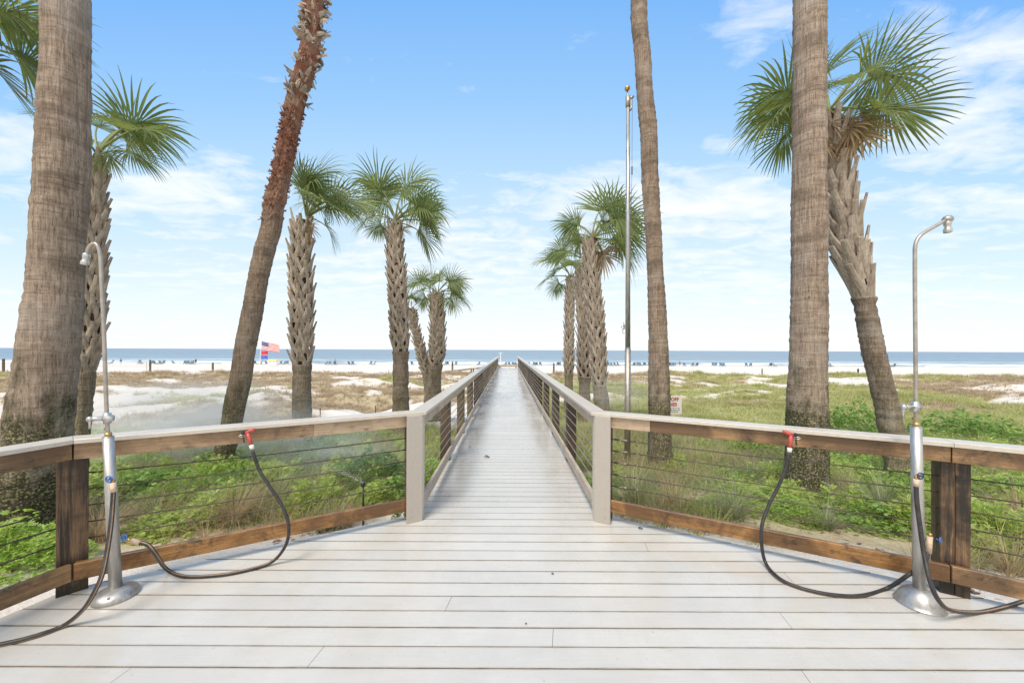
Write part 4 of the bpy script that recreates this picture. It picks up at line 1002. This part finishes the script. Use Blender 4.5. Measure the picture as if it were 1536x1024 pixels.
# ------------------------------------------------------------------ flagpole
def flagpole():
    Y = 6.5; b = at(941,700,Y); z0 = H1(b.x, Y)-.1; O = Vector((b.x, Y, z0))
    root = thing('flagpole', O, 'tall bare metal flagpole with ball finial beside the slender palm trunk', 'flagpole')
    x = b.x; j = at(941,524,Y).z; t = at(942,150,Y)
    mb = MB(); mb.tube([(x,Y,z0),(x,Y,j)], .052, 20); mb.build('lower_pole', 'steeldull', root, O, True)
    mb = MB(); mb.tube([(x,Y,j),(x,Y,j+.02)], .05, 20); mb.tube([(x,Y,j+.02),((x+t.x)/2,Y,(j+t.z)/2),t], [.044,.036,.03], 18); mb.build('upper_pole', 'steel', root, O, True)
    mb = MB(); mb.ball(at(941,133,Y), .048, 8); mb.tube([t, at(941,137,Y)], .012, 8); mb.build('ball_finial', 'brass', root, O, True)
    mb = MB(); mb.tube([t+Vector((0,0,-.12)), t+Vector((0,0,.06))], .042, 14); mb.tube([t+Vector((.03,0,.02)), t+Vector((.10,0,.06))], .022, 10)
    mb.tube([t+Vector((.05,-.02,-.02)), t+Vector((.05,-.02,-.16)), t+Vector((.03,-.03,-.2))], .018, 8); mb.build('pulley', 'steeldull', root, O, True)
    mb = MB(); mb.tube([t+Vector((.075,0,.03)), at(948,256,Y), at(947,300,Y), at(944,480,Y)], .0035, 5)
    mb.tube([at(948,250,Y), at(948,262,Y)], .012, 6)
    mb.build('halyard', 'cable', root, O)
    mb = MB(); c = at(936,488,Y); mb.tube([c+Vector((.05,0,0)), c], .012, 8); mb.tube([c+Vector((0,0,-.05)), c+Vector((-.01,0,.05))], .01, 8)
    mb.tube(smoothpath([c+Vector((0,-.02,.03)), c+Vector((-.05,-.02,-.02)), c+Vector((-.01,-.02,-.07)), c+Vector((.03,-.02,0)), c+Vector((-.03,-.02,-.10)), c+Vector((.0,-.02,-.15))], 6), .006, 6); mb.build('cleat', 'steeldull', root, O)
flagpole()

# ------------------------------------------------------------------ sign
def text_mesh(txt, size, mat, loc, parent, name, bold=.0, align='LEFT', sx=1.0):
    cu = bpy.data.curves.new(name, 'FONT'); cu.body = txt; cu.size = size; cu.extrude = .001; cu.offset = bold; cu.align_x = align
    ob = bpy.data.objects.new(name, cu); COL.objects.link(ob); dg = bpy.context.evaluated_depsgraph_get()
    me = bpy.data.meshes.new_from_object(ob.evaluated_get(dg)); bpy.data.objects.remove(ob)
    me.materials.clear(); me.materials.append(M[mat])
    o = bpy.data.objects.new(name, me); COL.objects.link(o); o.parent = parent; o.location = loc; o.rotation_euler = (R(90),0,0); o.scale = (sx,1,1)
    return o
def sign():
    Y = 7.0; c = at(1008,605,Y); w = 36/F*Y; xr = at(1025,0,Y).x; top = at(0,592,Y).z+.035; h = 27/F*Y; x0 = xr-w
    zg = H1(c.x, Y)-.1; O = Vector((x0+w/2, Y, zg)); 
    root = thing('warning_sign', O, 'white dune warning sign with red lettering behind the slender palm trunk', 'sign')
    mb = MB(); mb.box((x0+w/2, Y+.03, (zg+top)/2-.02), .045, .045, top-zg-.05); mb.build('sign_post', 'olive', root, O)
    mb = MB(); mb.box((x0+w/2, Y, top-h/2), w, .012, h, None, .002); pn = mb.build('sign_panel', 'whitep', root, O)
    text_mesh('STAY OFF', .088, 'red', (-w/2+.02, -.0085, top-zg-.095), pn, 'red_lettering', .003, sx=.98)
    text_mesh('DUNES', .088, 'red', (-w/2+.085, -.0085, top-zg-.19), pn, 'red_lettering', .003, sx=.98)
    mb = MB(); rnd = random.Random(3)
    for k, z in enumerate((.235,.27,.30)):
        x = x0+.12
        while x < x0+w-.06:
            l = rnd.uniform(.01,.05); mb.box((x+l/2, Y-.0075, top-z), l, .002, .010); x += l+.012
    mb.build('small_print', 'black', pn, O)
sign()

# ------------------------------------------------------------------ sprinkler + small litter
sx = at(545,728,4.1); g = H1(sx.x, 4.1); O = Vector((sx.x, 4.1, g))
root = thing('sprinkler', O, 'small black garden sprinkler riser spraying beside the brown grass clump', 'sprinkler')
mb = MB(); mb.tube([O, (sx.x,4.1,sx.z)], [.012,.010], 10); mb.build('riser', 'black', root, O, True)
mb = MB(); mb.tube([(sx.x,4.1,sx.z),(sx.x,4.1,sx.z+.03)], [.02,.024], 12); mb.build('spray_head', 'black', root, O, True)
M['water'] = NT('water_spray').fin((.9,.93,.95), .2); M['water'].node_tree.nodes['Principled BSDF'].inputs['Alpha'].default_value = .5
mb = MB(); rnd = random.Random(4)
for i in range(260):
    a = rnd.uniform(math.radians(95), math.radians(200)); t = rnd.random(); p = Vector((sx.x+math.cos(a)*t*.34, 4.1-math.sin(a)*.1*t, sx.z+.03+t*.16+rnd.uniform(-.03,.03)*t)); mb.ball(p, rnd.uniform(.0012,.003), 3)
tag(mb.build('spray_jet', 'water', root, O), kind='stuff')

def dead_leaf(px, py, s, label, mat, z=None, Y=None, rz=0):
    p = dk(px, py, .006) if Y is None else at(px, py, Y)
    if Y is not None: p.z = H1(p.x, p.y)+.012
    mb = MB(); n = 7; vs = []
    for i in range(n):
        t = i/(n-1); w = s*.28*math.sin(math.pi*min(1, t*1.02+.02))**.8+.001; zz = s*.12*math.sin(t*5+rz); x = (t-.5)*s
        for q, h in ((-1,.18),(0,0),(1,.22)): vs.append((x, q*w, zz+h*w+.004))
    o = len(vs); vs2 = [(a, b, c-.0015) for a, b, c in vs]
    fs = [(i*3+k, i*3+k+1, i*3+k+4, i*3+k+3) for i in range(n-1) for k in range(2)]
    mb.add(vs+vs2, fs+[tuple(reversed([j+o for j in f])) for f in fs])
    ob = mb.build('dead_leaf', mat); ob.location = p; ob.rotation_euler = (0,0,rz)
    return tag(ob, label, 'dead leaf', 'fallen leaves')
M['litter'] = plain('dead_leaf', (.16,.08,.055), .7, 0, .4, 30)
M['litterred'] = plain('dead_leaf_red', (.28,.10,.07), .7, 0, .4, 30)
dead_leaf(731,685,.11,'curled dark leaf lying in the middle of the boardwalk','litter')
dead_leaf(705,670,.05,'tiny dark leaf scrap by the third rail post of the boardwalk','litter',rz=.6)
dead_leaf(829,860,.022,'small dark crumb on the open deck right of centre','litter',rz=.3)
dead_leaf(961,792,.05,'dry brown leaf scrap on the deck near the right corner board','litter',rz=.2)
dead_leaf(789,935,.015,'tiny brown speck on the deck boards nearest the middle','litter',rz=1)
for px, Y, s, l in ((478,3.75,.17,'large curled brown leaf on the sand outside the left wing rail'),(492,3.85,.14,'dark brown leaf lying next to a larger one outside the left wing rail'),(1060,4.0,.16,'reddish dead leaf on the sand beneath the right wing cables'),(225,3.25,.13,'brown leaf on the sand beyond the gooseneck shower'),(1048,3.45,.06,'small brown leaf scrap close outside the right wing rail')):
    dead_leaf(px, 760, s, l, 'litterred', Y=Y, rz=px*.7)
def flower(px, Y, mat, label, r=.022):
    p = at(px, 0, Y); z = H1(p.x, Y); O = Vector((p.x, Y, z)); root = thing('flower', O, label, 'flower')
    mb = MB(); mb.tube([O, O+Vector((.01,0,.06)), O+Vector((.0,-.01,.10))], .002, 5); mb.build('stem', 'leaf2', root, O)
    for k in range(6):
        a = k*math.pi/3; d = Vector((math.cos(a), -.5, math.sin(a)*.8+.35)).normalized(); c = O+Vector((0,-.01,.10)); s_ = d.cross(Vector((0,-1,0))).normalized()
        mb = MB(); mb.add([c, c+d*r*.6-s_*r*.45, c+d*r*1.2, c+d*r*.6+s_*r*.45, c+d*r*.5+Vector((0,.003,0))], [(0,1,4),(1,2,4),(2,3,4),(3,0,4),(0,3,2,1)]); mb.build('petal', mat, root, O)
M['redf'] = plain('flower_red', (.6,.03,.03), .5); M['yelf'] = plain('flower_yellow', (.8,.6,.03), .5)
flower(1027, 4.0, 'redf', 'single red flower on the sand beyond the right wing rail', .03)
flower(1051, 3.62, 'yelf', 'single yellow flower close outside the right wing rail', .03)

# ------------------------------------------------------------------ beach
def bz(px, Y): p = at(px, 0, Y); return Vector((p.x, Y, H1(p.x, Y)))
def wood_post(px, Y, top_py, w, label, mat='olive', plate=False):
    p = bz(px, Y); t = at(px, top_py, Y).z; root = thing('beach_post', p, label, 'post', 'posts standing on the sand')
    mb = MB(); mb.box((p.x, Y, (p.z-.1+t)/2), w, w, t-p.z+.1, None, w*.1); mb.build('shaft', mat, root, p)
    if plate:
        mb = MB(); mb.box((p.x, Y-w/2-.012, t-.05), .42, .02, .34, None, .004); mb.build('plate', 'whitep', root, p)
    else:
        mb = MB(); mb.lathe([(w*.62,0),(w*.5,w*.35),(w*.1,w*.5)], (p.x, Y, t), 4); mb.build('post_cap', 'steeldull', root, p)
wood_post(7.5, 52, 538, .22, 'dark post on the sand at far left beyond the massive trunk')
wood_post(227.5, 58, 540, .22, 'tall dark post at the right end of the volleyball court')
wood_post(321.5, 55, 544, .2, 'short dark post left of the tall leaning palm')
wood_post(681, 50, 543, .22, 'dark post in front of the ramp handrail')
wood_post(712.5, 30, 548, .09, 'post with small white plate beside the boardwalk left rail', plate=True)
wood_post(833, 48, 545, .2, 'brown post on the sand right of the boardwalk end')
wood_post(1289.5, 46, 553, .14, 'short black post behind the leaning palm with pale boots', 'black')
wood_post(1145.5, 52, 553, .12, 'thin stake between slender and broad trunks')
for i, (px, Y, py, l) in enumerate(((483,15,612,'thin peg in the white sand between the two nearest booted palms, left one'),(566,16,608,'thin peg in the white sand close left of the wide-crowned palm'))):
    wood_post(px, Y, py, .03, l, 'black')
def chair_proto():
    root = thing('beach_chair', (0,0,0), '', 'beach chair'); B = Vector((0,0,0))
    mb = MB()
    for s_ in (-.32,.32):
        mb.beam((s_,-.45,.03),(s_,.35,.45),.05,.05); mb.beam((s_,.45,.0),(s_,-.10,.42),.05,.05); mb.beam((s_,.1,.35),(s_,.55,1.0),.05,.04)
    mb.build('chair_frame', 'tan', root, B)
    mb = MB(); mb.box((0,-.08,.33), .6,.56,.05); mb.build('seat', 'chairblue', root, B)
    mb = MB(); mb.beam((0,.18,.38),(0,.52,.98),.6,.05,(1,0,0)); 
    mb.v = []; mb.f = []; mb.mi = []; mb.add([(-.3,.16,.38),(.3,.16,.38),(.3,.5,.98),(-.3,.5,.98),(-.3,.21,.36),(.3,.21,.36),(.3,.55,.96),(-.3,.55,.96)], [(3,2,1,0),(4,5,6,7),(0,1,5,4),(2,3,7,6),(1,2,6,5),(3,0,4,7)])
    mb.build('backrest', 'chairblue', root, B)
    return root
M['chairblue'] = plain('blue_canvas', (.05,.16,.26), .7)
cp = chair_proto(); first = True
CH_ = [('beside the volleyball net', [163,169,211,215]), ('left of the standing bather near the leaning palm', [232,236,240,244,247,264]), ('around the bather at the left', [280,284,288,291]),
      ('by the flags', [386,393,403,423,428,433]), ('between first and second booted palms', [491,497,503,506,527,532,558,563]), ('right of the second booted palm', [621,634,640]),
      ('left of the boardwalk end', [659,664,669,674,686,720]), ('straight beyond the boardwalk end', [760,766,772,776,782]), ('right of the boardwalk end', [797,804,807,813,839,842]),
      ('between the three palms and the flagpole', [915,920,925,930]), ('between flagpole and slender trunk', [953,959,963,969]), ('beside the bather right of the slender trunk', [1006,1011,1014,1029]),
      ('right of the white sign', [1041,1047,1072,1076,1084,1088]), ('left of the broad trunk', [1122,1128,1158,1165]), ('right of the broad trunk', [1246,1250]), ('right of the leaning palm foot', [1337,1342])]
rnd = random.Random(8)
for where, pxs in CH_:
    for px in pxs:
        c = cp if first else copy_tree(cp); first = False
        Y = 113+rnd.uniform(-2,2); p = bz(px, Y); c.location = p; c.rotation_euler = (0,0,math.pi*.5*rnd.choice([0,.3,-.4,1.9])+rnd.uniform(-.3,.3)); c.scale = (1.15,)*3
        tag(c, 'small blue beach chair near the water '+where, 'beach chair', 'beach chairs near the water '+where)
def person(px, Y, label, shirt, rz=0):
    p = bz(px, Y)
    me = bpy.data.meshes.new('person'); J = [(0,0,.95),(0,0,1.2),(0,0,1.42),(0,0,1.52),(0,-.01,1.64),(0,-.01,1.74),
        (.11,0,.9),(.12,0,.5),(.12,.02,.07),(.12,-.14,.03),(-.11,0,.9),(-.13,0,.5),(-.13,.02,.07),(-.13,-.14,.03),
        (.19,0,1.40),(.25,-.02,1.12),(.24,-.12,.88),(-.19,0,1.40),(-.26,-.02,1.12),(-.24,-.10,.88)]
    E = [(0,1),(1,2),(2,3),(3,4),(4,5),(0,6),(6,7),(7,8),(8,9),(0,10),(10,11),(11,12),(12,13),(2,14),(14,15),(15,16),(2,17),(17,18),(18,19)]
    rad = [.13,.12,.14,.055,.09,.07,.085,.055,.04,.03,.085,.055,.04,.03,.05,.036,.028,.05,.036,.028]
    me.from_pydata(J, E, []); ob = bpy.data.objects.new('person', me); COL.objects.link(ob)
    md = ob.modifiers.new('skin', 'SKIN'); 
    for i, r in enumerate(rad): me.skin_vertices[0].data[i].radius = (r, r*.8)
    me.skin_vertices[0].data[0].use_root = True
    ob.modifiers.new('sub', 'SUBSURF').levels = 1; me.materials.append(M['skin'])
    ob.location = p; ob.rotation_euler = (0,0,rz); ob.scale = (1.05,)*3
    tag(ob, label, 'person', 'bathers on the beach')
    mb = MB(); mb.lathe([(.15,.62),(.175,.8),(.165,.98),(.15,1.0)], (0,0,0), 12); s_ = mb.build('shorts', shirt, ob, (0,0,0), True); s_.scale = (1,.85,1)
    mb = MB(); mb.lathe([(.16,1.0),(.165,1.2),(.19,1.40),(.08,1.48)], (0,0,0), 12); s_ = mb.build('shirt', shirt, ob, (0,0,0), True); s_.scale = (1,.8,1)
    mb = MB(); mb.ball((0,.015,1.73), .10, 6, (.95,1.05,1)); mb.build('hair', 'litter', ob, (0,0,0), True)
M['purple'] = plain('purple_cloth', (.25,.08,.35), .7)
M['skin'] = plain('skin', (.5,.3,.2), .6)
person(296, 111, 'person in dark clothes standing by the chairs near the leaning palm', 'black', .4)
person(1022, 111, 'person in purple standing among the chairs right of the slender trunk', 'purple', -.3)
person(183.5, 109, 'person in blue standing behind the volleyball net', 'blue', 1.0)
person(505, 113, 'person in dark clothes between the two nearest booted palms', 'black', 2.0)
# volleyball net
def net():
    Y = 72; a = bz(148,Y); b = bz(222.5,Y); root = thing('volleyball_net', a, 'long volleyball net strung on the sand right of the massive trunk', 'net')
    zt = at(148,543,Y).z+.1; zb = zt-.9
    for p in (a, b):
        mb = MB(); mb.tube([p, (p.x,Y,zt+.1)], .05, 8); mb.build('net_pole', 'steeldull', root, a)
    mb = MB(); mb.beam((a.x,Y,zt),(b.x,Y,zt),.02,.10); mb.beam((a.x,Y,zb),(b.x,Y,zb),.02,.06); mb.build('tape', 'netblue', root, a)
    mb = MB(); n = 60
    for i in range(1,n): x = a.x+(b.x-a.x)*i/n; mb.beam((x,Y,zb),(x,Y,zt),.01,.01,(0,1,0))
    for i in range(1,6): z = zb+(zt-zb)*i/6; mb.beam((a.x,Y,z),(b.x,Y,z),.01,.01)
    mb.build('mesh', 'whitep', root, a)
M['netblue'] = plain('net_tape', (.25,.33,.42), .7)
net()
# flags
def flags():
    Y = 67; p = bz(391.5,Y); root = thing('beach_flagpole', p, 'thin beach flagpole flying striped, red and blue flags', 'flagpole')
    t = at(392.5,498,Y); mb = MB(); mb.tube([p,(t.x,Y,t.z)], [.06,.035], 8); mb.build('pole', 'whitep', root, p)
    def cloth(x0, z0, w, h, droop, nx, ny, colfn, name, mats):
        mb = MB(); vs = []
        for i in range(nx+1):
            for j in range(ny+1):
                u = i/nx; v = j/ny; vs.append((x0+w*u, Y-.05+.16*math.sin(u*9)*u, z0-h*v*(1-.12*u)-droop*u-.04*math.sin(u*7)))
        o = len(vs); vs += [(a,b+.015,c) for a,b,c in vs]
        for i in range(nx):
            for j in range(ny):
                mb.cur = colfn(i/nx, (j+.5)/ny)
        fs = []; cur = []
        for i in range(nx):
            for j in range(ny):
                f = (i*(ny+1)+j, i*(ny+1)+j+1, (i+1)*(ny+1)+j+1, (i+1)*(ny+1)+j); fs.append(f); fs.append(tuple(reversed([q+o for q in f]))); c = colfn((i+.5)/nx, (j+.5)/ny); cur += [c,c]
        mb.add(vs, fs); mb.mi = cur; return mb, name, mats
    def us(u, v):
        if u < .4 and v < 7/13:
            iu = int(u*60); iv = int(v*26); return 2 if not (iu % 4 == 1 and iv % 3 == 1) else 1
        return 0 if int(v*13) % 2 == 0 else 1
    a = at(393,511.5,Y); mb, n, m = cloth(a.x, a.z, 26/F*Y, 12.5/F*Y, .75, 60, 26, us, 'striped_flag', ['fred','whitep','fnavy']); mb.build(n, m, root, p)
    a = at(392.5,526,Y); mb, n, m = cloth(a.x, a.z, 9.5/F*Y, 5.5/F*Y, .1, 12, 4, lambda u,v: 0, 'red_flag', ['fred']); mb.build(n, m, root, p)
    a = at(392,532.5,Y); mb, n, m = cloth(a.x, a.z, 9.5/F*Y, 6/F*Y, .15, 12, 4, lambda u,v: 0, 'blue_flag', ['fblue']); mb.build(n, m, root, p)
M['fred'] = plain('flag_red', (.65,.04,.05), .7); M['fnavy'] = plain('flag_navy', (.06,.07,.22), .7); M['fblue'] = plain('flag_blue', (.10,.14,.55), .7)
flags()
M['yellow'] = plain('yellow_canvas', (.8,.6,.12), .7)
def stand(px, Y, w, h, label):
    p = bz(px, Y); root = thing('beach_cabana', p, label, 'beach stand')  # small beach cabana with a yellow roof
    mb = MB()
    for a in (-1,1):
        for b in (-1,1): mb.beam((p.x+a*w*.45,Y+b*.5,p.z-.1),(p.x+a*w*.4,Y+b*.45,p.z+h),.07,.07)
    mb.build('frame', 'whitep', root, p)
    mb = MB(); mb.box((p.x,Y,p.z+h*.45), w*.9,1.1,.5,None,.03); mb.build('bin', 'whitep', root, p)
    mb = MB(); mb.add([(p.x-w/2,Y-.7,p.z+h),(p.x+w/2,Y-.7,p.z+h),(p.x+w/2,Y+.7,p.z+h),(p.x-w/2,Y+.7,p.z+h),(p.x-w*.4,Y-.5,p.z+h+.35),(p.x+w*.4,Y-.5,p.z+h+.35),(p.x+w*.4,Y+.5,p.z+h+.35),(p.x-w*.4,Y+.5,p.z+h+.35)], [(3,2,1,0),(4,5,6,7),(0,1,5,4),(2,3,7,6),(1,2,6,5),(3,0,4,7)]); mb.build('canopy', 'yellow', root, p)
stand(412, 100, 2.6, 1.3, 'beach stand with yellow canopy right of the flags')
def screen(px0, px1, top, Y, label):
    a = bz(px0,Y); b = bz(px1,Y); t = at((px0+px1)/2, top, Y).z; root = thing('sand_fence', a, label, 'fence', 'pale fabric screens on the beach')
    mb = MB(); mb.beam((a.x,Y,(a.z+t)/2),(b.x,Y,(b.z+t)/2),.03,t-a.z); mb.build('fabric', 'screen', root, a)
    for q in (a, b): mb = MB(); mb.tube([q+Vector((0,-.05,-.1)), (q.x,Y-.05,t+.08)], .04, 6); mb.build('stake', 'whitep', root, a)
M['screen'] = plain('pale_fabric', (.72,.70,.68), .8, 0, .05, 5)
screen(248,270,545,88,'pale fabric screen right of the volleyball net')
screen(335,349,544,88,'pale fabric screen just left of the leaning trunk')
screen(467,489,546,88,'pale fabric screen right of the first booted palm')
screen(1390,1416,548,92,'pale fabric screen right of the domed shower pipe')
# ramp handrail at the end of the walk, going left
def ramp():
    pts = [(668,556,46),(690,554,44),(707,552,42),(728,549.5,39),(748,546.5,36)]
    P = [at(*p) for p in pts]; O = P[-1].copy(); O.z = -.1
    root = thing('ramp_railing', O, 'low grey handrail of the ramp turning left at the boardwalk end', 'railing')
    for a, b in zip(P[:-1], P[1:]):
        mb = MB(); mb.beam(a, b, .14, .05); mb.build('rail_cap', 'cap', root, O)
        mb = MB(); mb.beam(a-Vector((0,0,.11)), b-Vector((0,0,.11)), .04, .14); mb.build('top_rail', 'tan', root, O)
    for p in P: mb = MB(); zz = H1(p.x, p.y)-.1; mb.box((p.x,p.y+.09,(zz+p.z-.03)/2), .14,.14,p.z-.03-zz); mb.build('post', 'olive', root, O)
ramp()
# crossbar at the end of the walk and white shower post with arms on the beach behind it
p = Vector((0,35.3,0)); root = thing('end_barrier', p, 'low timber crossbar closing the far end of the boardwalk', 'barrier')
mb = MB(); mb.beam((-.84,35.3,.15),(.86,35.3,.15),.05,.14); mb.build('bar', 'tan', root, p)
for x in (-.75,.77): mb = MB(); mb.box((x,35.34,.03), .09,.03,.22); mb.build('bracket', 'olive', root, p)
p = bz(753,60); root = thing('beach_shower_post', p, 'white post with four short arms standing beyond the boardwalk end', 'post')
t = at(753.5,529,60).z; mb = MB(); mb.tube([p,(p.x,60,t)], [.09,.06], 10); mb.build('pole', 'whitep', root, p)
for a in (0,1.57,3.14,4.71):
    mb = MB(); d = Vector((math.cos(a+.4), math.sin(a+.4), .15)); q = Vector((p.x,60,t-.05)); mb.tube([q, q+d*.2, q+d*.3-Vector((0,0,.1))], [.03,.03,.05], 8); mb.build('arm', 'whitep', root, p)

# ------------------------------------------------------------------ sprinkler mist
def mist(name, c, r, dens, label, seed):
    bpy.context.view_layer.update()
    mb = MB(); mb.ball((0,0,0), 1.0, 12); ob = mb.build(name, 'whitep'); ob.location = c; ob.scale = r
    t = NT(name); t.nt.nodes.remove(t.b); v = t.n('ShaderNodeVolumePrincipled'); v.inputs['Color'].default_value = (1,.985,.96,1)
    o = t.co('Object'); ln = t.n('ShaderNodeVectorMath', operation='LENGTH'); t.put(ln.inputs[0], o)
    fall = t.ramp(ln.outputs['Value'], (.0, 1.0), (.95, 0.0)); nz = t.ramp(t.noise(t.co('Object', (1.0,1.0,1.4)), 2.3+seed, 4, .6), (.38, .05), (.68, 1.0))
    t.put(v.inputs['Density'], t.math('MULTIPLY', t.math('MULTIPLY', fall, nz), dens)); v.inputs['Anisotropy'].default_value = .3
    t.put(t.out.inputs['Volume'], v.outputs[0]); ob.data.materials.clear(); ob.data.materials.append(t.m)
    tag(ob, label, 'mist', None, 'stuff'); return ob
mist('water_mist', at(290,640,6.8), (2.8,1.5,1.05), 2.7, 'white sprinkler mist drifting behind the gooseneck shower', 0)
mist('water_mist', at(500,672,5.4), (1.3,.9,.45), 1.6, 'thin sprinkler mist over the dark bushes left of the path', .3)
mist('water_mist', at(930,590,8.6), (1.4,1.0,.5), .8, 'faint mist around the flagpole foot', .6)

# ------------------------------------------------------------------ sky and sun
SUN_EL, SUN_AZ = 58, 205      # azimuth: degrees right of straight ahead
SKYK = 5.7
w = bpy.data.worlds.new('World'); S.world = w; w.use_nodes = True
t = NT('', w); bg = w.node_tree.nodes['Background']
sky = t.n('ShaderNodeTexSky', sky_type='NISHITA'); sky.sun_disc = False; sky.sun_elevation = R(SUN_EL); sky.sun_rotation = R(SUN_AZ)
sky.air_density = 1.0; sky.dust_density = .6; sky.ozone_density = 1.6; sky.altitude = 0
tc = t.n('ShaderNodeTexCoord'); D = tc.outputs['Generated']; sp = t.n('ShaderNodeSeparateXYZ'); t.put(sp.inputs[0], D)
ay = t.math('MAXIMUM', t.math('ABSOLUTE', sp.outputs[1]), .12)
u = t.math('DIVIDE', sp.outputs[0], ay); v = t.math('DIVIDE', sp.outputs[2], ay)
zz = t.math('ADD', t.math('MAXIMUM', sp.outputs[2], 0.0), .12)
cv = t.n('ShaderNodeCombineXYZ'); t.put(cv.inputs[0], t.math('DIVIDE', sp.outputs[0], zz)); t.put(cv.inputs[1], t.math('DIVIDE', sp.outputs[1], zz))
def vmap(scale, loc=(0,0,0), rot=0):
    mp = t.n('ShaderNodeMapping'); t.put(mp.inputs['Vector'], cv.outputs[0]); mp.inputs['Scale'].default_value = scale; mp.inputs['Location'].default_value = loc; mp.inputs['Rotation'].default_value = (0,0,rot); return mp.outputs[0]
def blob(px, py, rx, ry, amp):
    uu = (px-CX)/F; vv = -(py-CY)/F
    a = t.math('DIVIDE', t.math('SUBTRACT', u, uu), rx/F); b = t.math('DIVIDE', t.math('SUBTRACT', v, vv), ry/F)
    q = t.math('ADD', t.math('MULTIPLY', a, a), t.math('MULTIPLY', b, b))
    return t.math('MULTIPLY', t.math('POWER', 2.718, t.math('MULTIPLY', q, -1.0)), amp)
mask = None
for b_ in ((1480,90,150,120,.25),(1480,210,150,60,.15),(1500,310,120,40,.16),(1140,30,90,60,.14),(620,400,420,45,.10),(1250,420,260,40,.09),(420,180,160,40,.05),(1080,300,190,55,.26),(250,290,200,55,.20),(20,220,80,60,.22),(720,330,220,50,.10),(880,280,110,35,.12),(1350,215,90,30,.12)):
    q = blob(*b_); mask = q if mask is None else t.math('ADD', mask, q)
n1 = t.noise(vmap((1.5,2.2,1)), 2.6, 10, .62, .5); n2 = t.noise(vmap((.5,2.0,1), (3,1,0), .1), 1.8, 7, .6, .3)
lo = t.ramp(v, (.02, .13), (.35, .04), (.6, 0.0))
cl = t.math('ADD', t.math('ADD', t.math('MULTIPLY', n1, .6), t.math('MULTIPLY', n2, .4)), t.math('ADD', mask, lo))
cf = t.ramp(cl, (.61, 0.0), (.70, .42), (.84, .92))
grad = t.ramp(v, (0.0, (.93,.975,1.0)), (.10, (.87,.95,1.0)), (.27, (.70,.87,1.0)), (.46, (.52,.77,1.0)), (.68, (.34,.63,1.0)), (1.0, (.19,.48,.98)))
grad = t.mix(1.0, grad, (SKYK,SKYK,SKYK), 'MULTIPLY')
base = t.mix(.85, sky.outputs[0], grad)
colr = t.mix(cf, base, (5.6,5.7,5.85))
back_fill = t.ramp(t.math('MULTIPLY_ADD', sp.outputs[1], -1.0, .5), (.35, 0.0), (.75, .85))
colr = t.mix(back_fill, colr, (6.3,6.0,5.45))  # bright white sky added behind the camera as frontal fill
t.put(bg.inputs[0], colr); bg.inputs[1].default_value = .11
sun = bpy.data.lights.new('sun', 'SUN'); sun.energy = 2.0; sun.angle = R(20); sun.color = (1,.93,.83)
so = bpy.data.objects.new('sun', sun); COL.objects.link(so)
dv = Vector((math.sin(R(SUN_AZ))*math.cos(R(SUN_EL)), math.cos(R(SUN_AZ))*math.cos(R(SUN_EL)), math.sin(R(SUN_EL))))
so.rotation_euler = dv.to_track_quat('Z', 'Y').to_euler(); so.location = (0,0,20)
S.view_settings.view_transform = 'Standard'; S.view_settings.look = 'None'; S.view_settings.exposure = 0.77; S.view_settings.gamma = 1
S.render.engine = 'CYCLES'; S.cycles.use_denoising = True; S.cycles.max_bounces = 6; S.cycles.transparent_max_bounces = 12
S.cycles.volume_step_rate = 2; S.cycles.volume_bounces = 3
